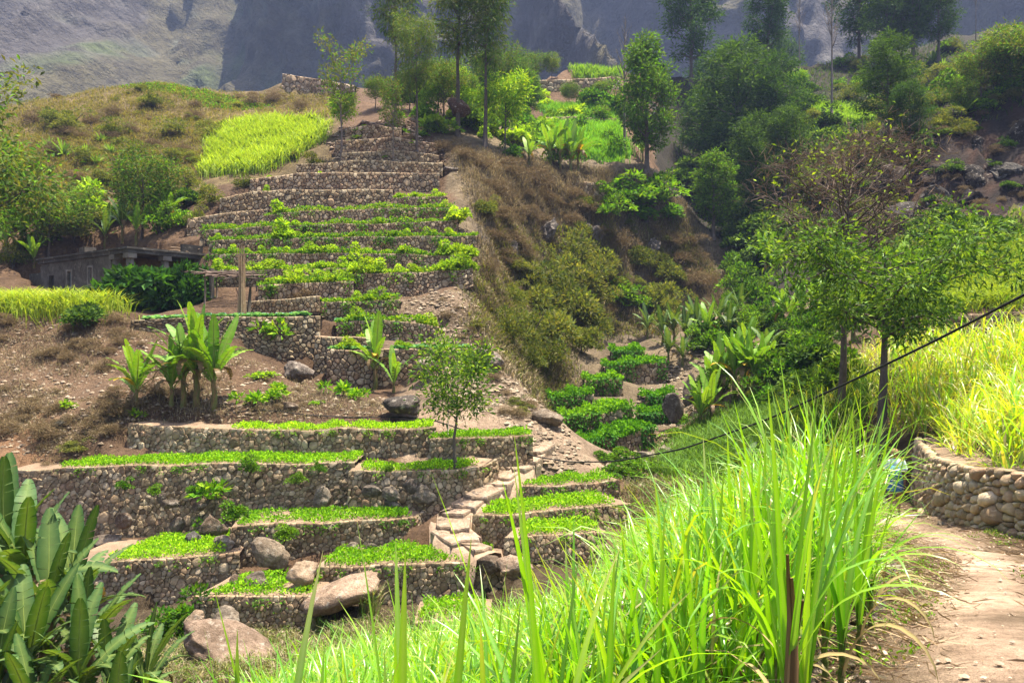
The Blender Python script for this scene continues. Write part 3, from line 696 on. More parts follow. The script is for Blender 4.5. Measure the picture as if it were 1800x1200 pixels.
def make_shrub(seed, n, ll, lw, cols, flat=.7, lumps=9, stems=5, woody=True, mat='leaf', bark=(.14, .11, .08), droop=.05, fill=.35):
    """about 1 m wide, standing on its origin"""
    r = np.random.default_rng(seed); wood = MB()
    ce = r.normal(0, .2, (lumps, 3)); ce[:, 2] = np.abs(ce[:, 2]) * 1.3 * flat + .12 * flat; rad = r.uniform(.16, .3, lumps); k = r.uniform(.72, 1.25, lumps)
    i = r.integers(lumps, size=n); d = rdirs(r, n); d[:, 2] = np.abs(d[:, 2]) * 1.1 - .35
    C = ce[i] + d * (rad[i] * (fill + (1 - fill) * r.uniform(0, 1, n) ** .4))[:, None] * np.array([1, 1, .9 * flat + .15]); C[:, 2] = np.maximum(C[:, 2], .01 + .05 * r.random(n))
    A = unit(d + rdirs(r, n) * .8 + np.array([0, 0, .25]))
    lm = leaf_mesh('foliage', C, A, ll * r.uniform(.7, 1.3, n), lw * r.uniform(.7, 1.3, n), pick(r, n, cols, .2, k[i]), r, M[mat], .2, droop)
    for c in ce[:max(stems, 2)]:
        wood.tube(np.array([[0, 0, -.12], [c[0] * .4, c[1] * .4, c[2] * .5], c]), [.022, .016, .006], bark, 4, False)
    return wood.mesh('stem', M['bark'], True), lm
def proto(name, parts):
    return name, parts
def place(pr, loc, label, cat, scale=1.0, rz=None, group=None, tilt=0.0):
    name, parts = pr
    o = thing(name, label, cat, loc, group, (random.uniform(-tilt, tilt), random.uniform(-tilt, tilt), random.uniform(0, 6.28) if rz is None else rz), scale)
    for nm, me in parts:
        if me is not None: link(nm, me, o)
    return o
# --- leaf colours
OLIVE = [(.13, .155, .035), (.17, .18, .05), (.095, .13, .033), (.20, .19, .06)]
BRIGHT = [(.13, .28, .015), (.19, .36, .02), (.085, .21, .015)]
LIME = [(.30, .43, .03), (.37, .48, .04), (.20, .33, .025)]
DARK = [(.04, .085, .018), (.06, .115, .022), (.03, .065, .015)]
DEEP = [(.06, .115, .022), (.09, .155, .028), (.13, .20, .035)]
MANGO = [(.07, .14, .025), (.10, .19, .03), (.17, .27, .045), (.05, .10, .022)]
STRAW = [(.32, .25, .15), (.26, .185, .105), (.21, .15, .09), (.30, .23, .12), (.17, .125, .08)]
SEED = [(.27, .49, .014), (.35, .56, .02), (.19, .40, .012)]
T_FEATHER = [proto('feathery_tree', [('trunk', a), ('crown', b)]) for a, b in (make_tree(101 + i, 14, .2, .46, 2.6, 'vase', 22, .5, .07, 4200, DEEP + OLIVE[:2], .7, .25, .15, .03, hang=.12) for i in range(3))]
T_DENSE = [proto('dense_tree', [('trunk', a), ('crown', b)]) for a, b in (make_tree(201 + i, 11, .24, .16, 2.2, 'column', 30, .34, .13, 6500, DEEP + BRIGHT[:1], .6, .12, .15, .02) for i in range(3))]
T_DARK = [proto('dark_tree', [('trunk', a), ('crown', b)]) for a, b in (make_tree(301 + i, 13, .22, .2, 2.5, 'column', 30, .36, .11, 6000, DARK + DEEP[:1], .5, .15, .15, .025) for i in range(3))]
T_ROUND = [proto('broadleaf_tree', [('trunk', a), ('crown', b)]) for a, b in (make_tree(401 + i, 6, .13, .38, 2.4, 'round', 20, .26, .1, 4200, MANGO + OLIVE + BRIGHT[:1], .6, .12, .15, .05) for i in range(3))]
T_LIME = [proto('young_tree', [('trunk', a), ('crown', b)]) for a, b in (make_tree(501 + i, 6, .09, .42, 1.9, 'round', 18, .34, .13, 2600, LIME + BRIGHT, .6, .12, .16, .05) for i in range(2))]
T_SPARSE = [proto('sparse_tree', [('trunk', a), ('crown', b)]) for a, b in (make_tree(601 + i, 8, .12, .45, 2.1, 'vase', 16, .28, .1, 1500, OLIVE + BRIGHT[:1], .7, .1, .13, .07, (.2, .16, .13)) for i in range(2))]
T_BARE = [proto('bare_tree', [('trunk', a)]) for a, b in (make_tree(701 + i, 14, .17, .5, 1.3, 'cone', 26, 0, 0, 0, OLIVE, 1.6, 0, .1, .02, (.20, .165, .14), twig=6) for i in range(2))]
S_OLIVE = [proto('olive_shrub', [('stem', a), ('foliage', b)]) for a, b in (make_shrub(801 + i, 1700, .085, .03, OLIVE, .8, 11) for i in range(4))]
S_GREEN = [proto('green_shrub', [('stem', a), ('foliage', b)]) for a, b in (make_shrub(821 + i, 1000, .12, .055, BRIGHT + DEEP, .85, 9) for i in range(3))]
S_LIME = [proto('yellow_green_shrub', [('stem', a), ('foliage', b)]) for a, b in (make_shrub(841 + i, 420, .2, .1, LIME, .9, 7) for i in range(4))]
S_DARK = [proto('dark_shrub', [('stem', a), ('foliage', b)]) for a, b in (make_shrub(861 + i, 1100, .13, .06, DARK + DEEP, .85, 10) for i in range(2))]
S_DRY = [proto('dry_shrub', [('stem', a), ('foliage', b)]) for a, b in (make_shrub(881 + i, 1300, .15, .012, STRAW + [(.18, .15, .07)], .75, 10, 7, mat='dry') for i in range(3))]
S_WEED = [proto('leafy_weed', [('stem', a), ('foliage', b)]) for a, b in (make_shrub(901 + i, 130, .3, .11, BRIGHT + LIME[:1], .9, 4) for i in range(3))]
def rosette(seed, n, L, W, cols, up, mat='banana', name='leaf_rosette', droop=.15):
    r = np.random.default_rng(seed); V = []; F = []; C = []; k = 0
    for i in range(n):
        a = i * 2.4 + r.normal(0, .25); t = i / n; el = up * (1 - .75 * t) + r.normal(0, .1); l = L * r.uniform(.75, 1.15); w = W * r.uniform(.8, 1.2)
        s = np.linspace(0, 1, 5); rad = l * (s * math.cos(el)); zz = l * (s * math.sin(el)) - droop * l * s ** 2.2
        wd = w * np.sin(np.clip(s * .9 + .08, 0, 1) * math.pi) ** .7; h = np.array([math.cos(a), math.sin(a)]); sd = np.array([-h[1], h[0]])
        for q in range(5):
            for e in (-1, 0, 1):
                V.append((h[0] * rad[q] + sd[0] * e * wd[q] / 2, h[1] * rad[q] + sd[1] * e * wd[q] / 2, zz[q] + abs(e) * wd[q] * .18))
        c = np.array(cols[r.integers(len(cols))]) * r.uniform(.8, 1.2); cc = np.tile(c, (15, 1)); cc[1::3] *= 1.35; C.append(cc)
        for q in range(4):
            for e in (0, 1): b = k + q * 3 + e; F.append((b, b + 1, b + 4, b + 3))
        k += 15
    return mesh_of(name, V, F, np.concatenate(C), True, M[mat])
CABB = [rosette(920 + i, 13, .26, .2, [(.07, .20, .10), (.11, .26, .15), (.20, .36, .27)], 1.2, 'banana', 'leaves', .25) for i in range(3)]
AGAVE = [rosette(940 + i, 30, .9, .1, [(.13, .22, .04), (.19, .29, .05), (.09, .16, .04)], 1.35, 'banana', 'leaves', .08) for i in range(2)]

# --- bananas: every leaf is a part
def banana_leaf(seed, L=1.9, W=.40, arch=.6, torn=.3, cols=((.18, .34, .02), (.27, .45, .03), (.12, .26, .02)), dead=False):
    r = np.random.default_rng(seed); n = 14; s = np.linspace(0, 1, n + 1)
    el = 1.15 - arch * 1.9 * s ** 1.25; x = np.concatenate([[0], np.cumsum(np.cos(el[:-1]) * L / n)]); z = np.concatenate([[0], np.cumsum(np.sin(el[:-1]) * L / n)])
    w = W * np.where(s < .14, .06 + s * .4, np.sin(np.clip((s - .06) / .96, 0, 1) * math.pi) ** .55) * .5
    V = []; F = []; C = []; c0 = np.array(cols[r.integers(len(cols))]) * r.uniform(.85, 1.15)
    rib = np.array((.30, .36, .10)) if not dead else c0 * 1.2
    for i in range(n):
        for sd in (-1, 1):
            g = torn * r.uniform(0, 1) * (r.random() < .75); dr = r.uniform(-.1, .12) - torn * .25 * r.random(); f = .16 + dr
            b = len(V); dx = (x[i + 1] - x[i]); dz = (z[i + 1] - z[i]); e0, e1 = w[i], w[i + 1] * r.uniform(.92, 1.05); cut = .5 * g
            V += [(x[i], 0, z[i]), (x[i + 1], 0, z[i + 1]),
                  (x[i + 1] - dx * cut + .12 * e1, sd * e1, z[i + 1] - dz * cut + f * e1), (x[i] + dx * cut * .6 + .12 * e0, sd * e0, z[i] + dz * cut * .6 + f * e0)]
            F.append((b, b + 1, b + 2, b + 3) if sd > 0 else (b, b + 3, b + 2, b + 1)); k = c0 * r.uniform(.9, 1.1); C += [k * .6 + rib * .4, k * .6 + rib * .4, k, k]
    st = np.c_[x, np.zeros(n + 1), z - .012]; tv, tf = tube(st, .024 * (1 - .8 * s), 4, False); b = len(V)
    V = np.concatenate([np.array(V), tv]); F += [tuple(q + b for q in f) for f in tf]; C = np.concatenate([np.array(C), np.tile(rib, (len(tv), 1))])
    return mesh_of('leaf', V, F, C, False, M['banana'])
BL_GREEN = [banana_leaf(50 + i, 1.9, .36, a, t) for i, (a, t) in enumerate(((.05, .05), (.2, .3), (.36, .5), (.54, .7), (.7, .8), (.9, .8)))]
BL_DARK = [banana_leaf(70 + i, 1.9, .38, a, t, ((.02, .055, .012), (.032, .085, .02), (.055, .12, .04))) for i, (a, t) in enumerate(((.14, .1), (.34, .4), (.5, .7), (.66, .8), (.82, .9), (.98, .95)))]
BL_DEAD = [banana_leaf(90 + i, 1.5, .3, 1.45, .8, ((.24, .15, .06), (.16, .10, .05)), True) for i in range(2)]
BL_YEL = [banana_leaf(95, 1.5, .4, .85, .4, ((.5, .32, .03),), True)]
def stem_mesh(seed):
    r = np.random.default_rng(seed); mb = MB(); z = np.linspace(-.15, 1, 7)
    V, F = tube(np.c_[r.normal(0, .012, 7), r.normal(0, .012, 7), z], .11 * (1 - .5 * np.clip(z, 0, 1)), 8)
    c = np.array((.16, .17, .05)) * np.ones((len(V), 3)); k = r.random(len(V)) < .55; c[k] = (.20, .13, .06); mb.add(V, F, c)
    return mb.mesh('stem', M['bark'], True)
STEMS = [stem_mesh(i) for i in range(3)]
def banana(loc, h, label, group=None, n=9, dark=False, dead=3, yellow=0, rz=None, lscale=1.0):
    """h: height of the stem crown in metres"""
    o = thing('banana_plant', label, 'banana plant', loc, group, (0, 0, random.uniform(0, 6.28) if rz is None else rz))
    st = link('stem', STEMS[random.randrange(3)], o); h *= .62; lscale *= 1.45; st.scale = (h ** .45, h ** .45, h * 1.02)
    BL = BL_DARK if dark else BL_GREEN; ls = lscale * (.5 + h * .22)
    for i in range(n):
        t = i / max(1, n - 1); me = BL[min(5, max(0, int(t * 5.2 + random.uniform(-.6, .6))))]
        link('leaf', me, o, (0, 0, h * (1 - .38 * t)), (random.uniform(-.2, .2), random.uniform(-.2, .15) - .22 * (1 - t), i * 2.4 + random.uniform(-.4, .4)), ls * random.uniform(.8, 1.12))
    for i in range(dead): link('dry_leaf', BL_DEAD[i % 2], o, (0, 0, h * .9), (0, .3, i * 2.2 + random.uniform(-.5, .5)), ls * random.uniform(.6, .9))
    for i in range(yellow): link('yellow_leaf', BL_YEL[0], o, (0, 0, h * .92), (0, .15, 2.6 + i * 1.7), ls * random.uniform(.7, .9))
    return o

# --- sugar cane
def cane_ribbons(C, az, L, W, el0, curl, col, r, seg=7):
    """long leaves with a pale midrib: n leaves, seg segments, three vertices across"""
    n = len(C); s = np.linspace(0, 1, seg + 1); el = el0[:, None] - curl[:, None] * s[None, :] ** 1.7
    dx = np.cos(el) * (L / seg)[:, None]; dz = np.sin(el) * (L / seg)[:, None]
    rx = np.concatenate([np.zeros((n, 1)), np.cumsum(dx[:, :-1], 1)], 1); rz = np.concatenate([np.zeros((n, 1)), np.cumsum(dz[:, :-1], 1)], 1)
    h = np.c_[np.cos(az), np.sin(az)]; sd = np.c_[-np.sin(az), np.cos(az)]
    tw = r.normal(0, .35, (n, 1)) * s[None, :] * 1.5
    w = W[:, None] * np.clip(np.minimum(.45 + s * 3.5, (1 - s) ** .65 * 1.25), .02, 1)[None, :] * .5
    mid = np.stack([C[:, None, 0] + h[:, 0:1] * rx, C[:, None, 1] + h[:, 1:2] * rx, C[:, None, 2] + rz], -1)
    nrm = np.stack([-np.sin(el) * h[:, 0:1], -np.sin(el) * h[:, 1:2], np.cos(el)], -1); sdv = np.stack([np.broadcast_to(sd[:, 0:1], el.shape), np.broadcast_to(sd[:, 1:2], el.shape), np.zeros_like(el)], -1)
    sv = sdv * np.cos(tw)[..., None] + nrm * np.sin(tw)[..., None]; nv = nrm * np.cos(tw)[..., None] - sdv * np.sin(tw)[..., None]
    V = np.stack([mid - sv * w[..., None] + nv * w[..., None] * .3, mid, mid + sv * w[..., None] + nv * w[..., None] * .3], 2)
    k = (seg + 1) * 3; b = (np.arange(n)[:, None, None] * k + np.arange(seg)[None, :, None] * 3 + np.arange(2)[None, None, :]).reshape(-1)
    F = np.stack([b, b + 1, b + 4, b + 3], 1)
    c = np.repeat(col[:, None], k, 1).reshape(n, seg + 1, 3, 3); tp = (r.random(n) < .45)[:, None] * np.clip((s - .72) / .28, 0, 1)[None, :] * r.uniform(.3, 1, (n, 1)); c = c * (1 - tp[..., None, None]) + np.array((.40, .31, .14)) * tp[..., None, None]; c[:, :, 1] = c[:, :, 1] * .7 + np.array((.42, .5, .2)) * .3
    return V.reshape(-1, 3), F, c.reshape(-1, 3)
CANE = [(.18, .42, .004), (.25, .49, .006), (.12, .34, .005), (.33, .54, .012), (.15, .38, .03)]
CANEY = [(.33, .42, .025), (.42, .47, .04), (.26, .37, .025), (.45, .40, .06)]
def cane_mass(name, pts, r, h=(1.6, 2.5), nl=7, W=.045, cols=CANE, Lr=(.8, 1.5), dead=.06, hs=None):
    n = len(pts) * nl; i = np.repeat(np.arange(len(pts)), nl); hh = (r.uniform(*h, len(pts)) if hs is None else hs)[i]; f = np.tile(np.linspace(.12, .72, nl), len(pts)) + r.normal(0, .05, n)
    C = pts[i] + np.c_[r.normal(0, .05, n), r.normal(0, .05, n), hh * f * .8]; L = r.uniform(*Lr, n) * (hh / 2.2)
    el = np.clip(1.42 - .55 * (1 - f) + r.normal(0, .14, n), .5, 1.56); cu = np.abs(r.normal(1.1, .95, n)) + .15
    col = pick(r, n, cols, .18); dd = r.random(n) < dead; col[dd] = np.array((.40, .30, .14)) * r.uniform(.7, 1.2, (dd.sum(), 1)); cu[dd] += 1.0
    V, F, c = cane_ribbons(C, r.uniform(0, 6.28, n), L, W * r.uniform(.6, 1.2, n), el, cu, col, r, 5)
    return mesh_of(name, V, [F], c, True, M['cane'])
# ------------------------------------------------------------------ crops on the beds
R5 = np.random.default_rng(55)
def bed_points(key, n, d0=.22, d1=None, u0=None, u1=None, edge=False):
    t = TERR[key]; Ln, s, Nn = t['Ln'], t['s'], t['N']; us = 900 + FPX * Ln[:, 0] / Ln[:, 1]
    cu = (u0, u1) if u0 is not None else (t['crop_u'] or (us[0] - 5, us[-1] + 5))
    a, b = np.interp(cu[0], us, s), np.interp(cu[1], us, s); d1 = d1 if d1 is not None else t['bed'] - .12
    q = R5.uniform(a, b, n); d = R5.uniform(d0, d1, n)
    X = np.interp(q, s, Ln[:, 0]); Y = np.interp(q, s, Ln[:, 1]); hh = np.interp(q, s, Ln[:, 3]); nx = np.interp(q, s, Nn[:, 0]); ny_ = np.interp(q, s, Nn[:, 1])
    d = d + .1 * hh; z = np.interp(q, s, Ln[:, 2] + t['wav'])
    return np.c_[X - nx * d, Y - ny_ * d, z - .02], q, np.c_[nx, ny_], b - a
SEEDLAB = {'A': 'bright green seedlings in the strip under the banana bank', 'A2': 'bright green seedlings behind the round tree', 'B': 'longest strip of bright green seedlings', 'B2': 'bright green seedlings above the pale boulder wall',
 'C': 'bright green seedlings between the big boulders and the steps', 'C2': 'bright green seedlings behind the near banana clump', 'D': 'bright green seedlings left of the lower steps', 'D2': 'bright green seedlings on the lowest curved bed', 'E': 'bright green seedlings just above the cane',
 'F1': 'bright green seedlings on the topmost bed right of the steps', 'F2': 'bright green seedlings on the middle bed right of the steps', 'F3': 'bright green seedlings on the lowest bed right of the steps'}
for k, t in TERR.items():
    r = np.random.default_rng(hash_s(k) + 1)
    if t['crop'] == 'seed':
        _, _, _, ln = bed_points(k, 2); n = int(ln * t['bed'] * 650)
        C, q, nn, _ = bed_points(k, n, .14, t['bed'] - .05)
        pat = fbm(C[:, 0] * 1.6, C[:, 1] * 1.6, 0, 3, 3); ok = pat > -.8 + .5 * (r.random(len(C)) < .4); C = C[ok]; pat = pat[ok]; n = len(C)
        C[:, 2] += r.uniform(.0, .16, n) * (1 + .5 * pat); A = unit(rdirs(r, n) * .8 + np.array([0, 0, .7]))
        ncl = int(ln * 2.2); P2, _, n2, _ = bed_points(k, ncl, .02, .08)     # tufts spilling over the coping
        S = []
        for p, m in zip(P2, n2):
            m_ = r.integers(6, 34); S.append(p + np.c_[r.normal(0, .09, m_) + m[0] * .09, r.normal(0, .05, m_) + m[1] * .13, -np.abs(r.normal(0, .12, m_))])
        S = np.concatenate(S); CC = np.concatenate([C, S]); AA = np.concatenate([A, unit(rdirs(r, len(S)) + np.array([0, -.5, -.4]))])
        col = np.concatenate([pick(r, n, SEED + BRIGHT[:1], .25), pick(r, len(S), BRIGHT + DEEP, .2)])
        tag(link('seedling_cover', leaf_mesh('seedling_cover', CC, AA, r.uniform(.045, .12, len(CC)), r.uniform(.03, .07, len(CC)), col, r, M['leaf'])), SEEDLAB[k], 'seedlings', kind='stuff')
    elif t['crop'] == 'fringe':
        _, _, _, ln = bed_points(k, 2); n = int(ln * 120); C, q, nn, _ = bed_points(k, n, .0, .4)
        pat = fbm(q * .8, q * 0 + hash_s(k) % 17, 0, 5, 3); C[:, 2] += r.uniform(0, .2, n) * (1 + .9 * pat)
        S = []
        for p, m in zip(*[a for a in bed_points(k, int(ln * 1.1), .0, .05)[::2]][:2]):
            m_ = r.integers(12, 60); dz = np.abs(r.normal(0, .33, m_)); S.append(p + np.c_[r.normal(0, .2, m_) + m[0] * .18, r.normal(0, .06, m_) + m[1] * (.14 + .05 * dz), -dz])
        S = np.concatenate(S); CC = np.concatenate([C, S]); AA = np.concatenate([unit(rdirs(r, n) * .8 + np.array([0, -.2, .6])), unit(rdirs(r, len(S)) * .7 + np.array([0, -.6, -.5]))])
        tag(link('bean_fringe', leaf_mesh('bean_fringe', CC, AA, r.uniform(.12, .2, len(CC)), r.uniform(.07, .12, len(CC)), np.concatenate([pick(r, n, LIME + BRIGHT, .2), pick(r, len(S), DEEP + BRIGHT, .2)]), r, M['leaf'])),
            'leafy bean plants trailing over an upper terrace wall', 'crop plants', 'crops on the upper terraces', 'stuff')
    elif t['crop'] == 'vine':
        _, _, _, ln = bed_points(k, 2); n = int(ln * t['bed'] * 420); C, q, nn, _ = bed_points(k, n, -.1, t['bed'] + .3)
        C[:, 2] += r.uniform(.0, .26, n) * (1 + .9 * fbm(q * 2, q * 0, 0, 8, 3)); m_ = int(ln * 130); S, q2, n2, _ = bed_points(k, m_, -.3, -.08)
        keep = fbm(q2 * 1.3, q2 * 0 + 2, 0, 4, 2) > -.2; S = S[keep]; S[:, 2] -= r.uniform(-.25, .75, len(S)) * np.mean(t['h'])
        CC = np.concatenate([C, S]); AA = np.concatenate([unit(rdirs(r, n) * .7 + np.array([0, -.4, .5])), unit(rdirs(r, len(S)) * .5 + np.array([.1, -.8, -.6]))])
        tag(link('vine_cover', leaf_mesh('vine_cover', CC, AA, r.uniform(.12, .24, len(CC)), r.uniform(.09, .17, len(CC)), np.concatenate([pick(r, n, [(.13, .30, .016), (.19, .38, .022), (.08, .21, .016)], .2), pick(r, len(S), [(.05, .15, .014), (.08, .21, .018)], .2)]), r, M['leaf'])),  # bed-top leaves coloured lighter to look sunlit, trailing ones darker
            'glossy dark green leafy vines cascading over a gully terrace', 'vines', 'vine beds in the gully', 'stuff')
# rows of cabbages
for k, u0, u1, lab in (('G', 252, 540, 'bluish green cabbage in the long row above the tall wall'), ('H', 690, 822, 'bluish green cabbage in the row right of the single banana plant'), ('H', 578, 640, 'bluish green cabbage in the row left of the single banana plant'), ('I', 592, 650, 'bluish green cabbage on the small terrace above the banana plant')):
    t = TERR[k]; us = 900 + FPX * t['Ln'][:, 0] / t['Ln'][:, 1]; a, b = np.interp([u0, u1], us, t['s'])
    for row in (.28, .62):
        for q in np.arange(a, b, .31):
            qq = q + R5.normal(0, .04); p = np.array([np.interp(qq, t['s'], t['Ln'][:, c]) for c in range(4)]); n2 = np.array([np.interp(qq, t['s'], t['N'][:, c]) for c in range(2)])
            o = thing('cabbage', lab, 'cabbage', (p[0] - n2[0] * (row + .1 * p[3]), p[1] - n2[1] * (row + .1 * p[3]), p[2] - .05), 'cabbages in rows ' + lab[30:], (0, 0, R5.uniform(0, 6)), R5.uniform(1.0, 1.5))
            link('leaves', CABB[R5.integers(3)], o)
# yellow green bushes on the upper terraces
def on_bed(key, u, d):
    t = TERR[key]; us = 900 + FPX * t['Ln'][:, 0] / t['Ln'][:, 1]; q = np.interp(u, us, t['s'])
    p = np.array([np.interp(q, t['s'], t['Ln'][:, c]) for c in range(4)]); n2 = np.array([np.interp(q, t['s'], t['N'][:, c]) for c in range(2)])
    return np.array([p[0] - n2[0] * (d + .1 * p[3]), p[1] - n2[1] * (d + .1 * p[3]), p[2] - .04])
BUSH = {'Pp': [(480, 1.6), (497, 1.3), (592, .8), (660, .7), (745, .8), (775, .9)], 'O': [(380, .8), (430, .9), (465, .9), (515, .9), (535, .7), (610, .8), (665, .8), (760, .8), (795, 1.5), (812, 1.7), (826, 1.3)],
 'N': [(378, .9), (455, 1.0), (487, 1.9), (500, 1.4), (522, .9), (546, 1.1), (565, .9), (612, 1.0), (690, 1.1), (712, .9), (755, 1.0), (790, 1.0)],
 'M': [(385, .9), (405, 1.0), (430, .8), (455, .8), (475, .8), (498, .8), (520, .8), (532, 1.2), (546, 1.1), (572, 1.2), (622, 1.1), (636, 1.2), (673, .9), (716, 1.3), (738, .9), (782, 1.5), (796, 1.8), (815, 1.7), (828, 1.4)],
 'L': [(378, 1.2), (425, 1.1), (452, 1.2), (470, 1.4), (488, 1.1), (556, 1.2), (578, 1.2), (600, 1.2), (612, 1.0)], 'K2': [(632, 1.6), (648, 1.5), (667, 1.5), (696, .9), (728, .9), (772, 1.5), (790, 1.6), (806, 1.6), (820, 1.5), (826, 1.2)],
 'K': [(478, 1.1), (508, 1.7), (522, 1.4), (552, 1.1), (575, 1.4), (590, 1.2), (610, .9)], 'J': [(620, 1.1), (650, 1.2), (675, .8)], 'I': [(620, 1.1), (740, .9), (756, 1.0)], 'H': [(596, 1.1), (612, 1.0), (707, .9)], 'Q': [(700, .8), (730, .9), (765, 1.0)], 'R1': [(470, .6), (560, .7)], 'R2': [(465, .9)], 'F1': [], 'S2': [(640, .8)]}
for k, L in BUSH.items():
    for u, sc in L:
        place(S_LIME[R5.integers(4)], on_bed(k, u, .45), 'yellow green bush growing on an upper stone terrace', 'bush', sc * R5.uniform(.58, .8), None, 'bushes on the upper terraces')
# ------------------------------------------------------------------ bananas
BG = 'banana plants below the house'
for u, v, h, lab, n, y, d in ((345, 716, 2.7, 'tallest banana plant of the bright green clump on the brown bank', 11, 0, 4), (322, 714, 2.1, 'middle banana plant of the bright green clump, with a yellowed leaf', 8, 2, 3), (376, 719, 2.3, 'banana plant on the outer side of the bright green clump, towards the steps', 10, 0, 3),
                      (302, 712, 1.3, 'shorter banana plant between the clump and the lone small one', 7, 0, 2), (239, 720, 1.35, 'lone small banana plant with one orange leaf on the brown bank', 8, 1, 1)):
    banana(hit(u, v, 24, 40), h, lab, None, n + 4, False, d, y, None, .95)
banana(hit(660, 684, 25, 40), 2.0, 'single banana plant with upright leaves before the stone wall', None, 9, False, 3, 1)
banana(hit(692, 690, 25, 40), .8, 'small banana sucker beside the single banana plant', None, 5, False, 0)
for u, v, h, D0 in ((968, 298, 2.6, 60), (985, 304, 2.9, 60), (1003, 306, 3.0, 60), (1016, 303, 2.6, 60)):
    banana(hit(u, v, D0, 100), h, 'banana plant in the row on the clifftop edge', 'clifftop banana plants', 10, False, 3, 1, None, 1.15)
banana(hit(1130, 285, 62, 100), 1.8, 'small banana plant beside the tall clifftop tree', None, 7)
banana(hit(930, 290, 60, 100), 1.6, 'small banana plant under the clifftop lime coloured tree', None, 7)
for u, v, h in ((1138, 596, 1.5), (1165, 606, 1.4), (1185, 602, 1.6), (1205, 612, 1.7), (1225, 600, 1.9), (1243, 606, 1.8), (1262, 592, 1.9), (1280, 604, 1.7), (1300, 566, 1.5), (1315, 640, 1.5), (1350, 645, 1.5), (1175, 640, 1.2), (1200, 645, 1.1)):
    banana(hit(u, v, 38, 70), h, 'dark green banana plant in the row across the upper gully', 'upper gully banana plants', 9, u % 2 == 0 or u < 1240, 2, 0, None, .9)
for u, v, h in ((1232, 752, 1.1), (1250, 745, 1.3), (1268, 705, 1.9), (1290, 706, 2.3), (1308, 700, 2.2), (1325, 696, 2.1), (1340, 690, 1.6), (1255, 715, 1.6)):
    banana(hit(u, v, 30, 50), h, 'yellowing banana plant in the thicket beside the vine terraces', 'lower gully banana thicket', 10, False, 3, 1)
for u, v, h in ((1385, 590, 2.0), (1410, 580, 2.2), (1440, 570, 2.2), (1470, 560, 2.4), (1345, 480, 2.4), (1365, 500, 2.2), (1500, 600, 2.0)):
    banana(hit(u, v, 34, 70), h, 'banana plant half hidden behind the twiggy bare tree', 'banana plants behind the bare tree', 9, False, 2)
for u, v, h, D0 in ((12, 455, 2.2, 40), (40, 440, 2.0, 40), (185, 440, 1.9, 48), (215, 425, 2.0, 48), (240, 430, 1.8, 48), (298, 400, 2.0, 48), (60, 490, 1.2, 40)):
    banana(hit(u, v, D0, 80), h, 'leafy banana plant in the grove behind the ruined house', 'banana plants behind the house', 9, u % 2 == 1, 1)
for x, y, h, n in ((-7.6, 12.4, 4.2, 11), (-8.2, 12.9, 4.4, 11), (-7.0, 12.0, 3.2, 11), (-7.3, 13.2, 3.4, 11), (-6.0, 11.0, 2.0, 11), (-6.6, 12.4, 2.6, 11), (-5.9, 11.7, 1.6, 10), (-6.8, 11.2, 2.4, 11), (-5.6, 12.2, 1.5, 10), (-7.6, 11.4, 3.0, 11), (-6.3, 10.5, 1.4, 10), (-5.5, 11.2, 1.0, 9), (-6.9, 10.6, 1.8, 10), (-8.2, 11.8, 3.2, 10), (-5.2, 10.4, .9, 9), (-7.4, 10.6, 2.2, 10)):
    banana((x, y, float(ground(x, y)) - .04), h, 'dark banana plant with torn grey green leaves in the near clump', 'near banana clump', n, True, 2, 0, None, .62)
banana(hit(1300, 850, 15, 30), .7, 'low dark banana plant behind the tall cane', None, 8, True, 1)
# ------------------------------------------------------------------ trees
def tree_at(pr, u, v, D0, vtop, label, group=None, h0=14, D1=140, wide=1.0, cat='tree'):
    p = hit(u, v, D0, D1); hh = (v - vtop) / FPX * p[1]; s = hh / h0
    return place(pr, p, label, cat, (s * wide, s * wide, s), None, group)
tree_at(T_FEATHER[0], 805, 238, 56, -70, 'tall feathery tree beside the brown boulder on the ridge', None, 14, 90, 1.1)
tree_at(T_FEATHER[1], 853, 258, 56, -60, 'tall feathery tree at the edge of the brown slope', None, 14, 90, 1.0)
tree_at(T_FEATHER[2], 733, 288, 52, 28, 'light green feathery tree on the stone knoll', None, 14, 90, .9)
tree_at(T_FEATHER[0], 695, 215, 60, -90, 'tall feathery tree rising behind the stone knoll', None, 14, 90, .9)
tree_at(T_SPARSE[0], 600, 292, 52, 92, 'crooked thin tree with a spreading olive crown on the knoll', None, 8, 90, .85)
tree_at(T_SPARSE[1], 692, 300, 50, 140, 'slender pale trunked tree with sparse leaves above the bare walls', None, 8, 90, .8)
tree_at(T_LIME[0], 888, 268, 58, 138, 'small lime green tree at the cliff edge', None, 6, 90, 1.0)
tree_at(T_LIME[1], 600, 240, 60, 168, 'round bright green tree left of the stone knoll', None, 6, 90, 1.0)
tree_at(T_DENSE[0], 1137, 302, 62, 58, 'tall dense green tree standing alone on the clifftop', None, 11, 90, .95)
tree_at(T_BARE[0], 1098, 268, 66, 15, 'tall bare grey tree behind the dense clifftop tree', None, 14, 110)
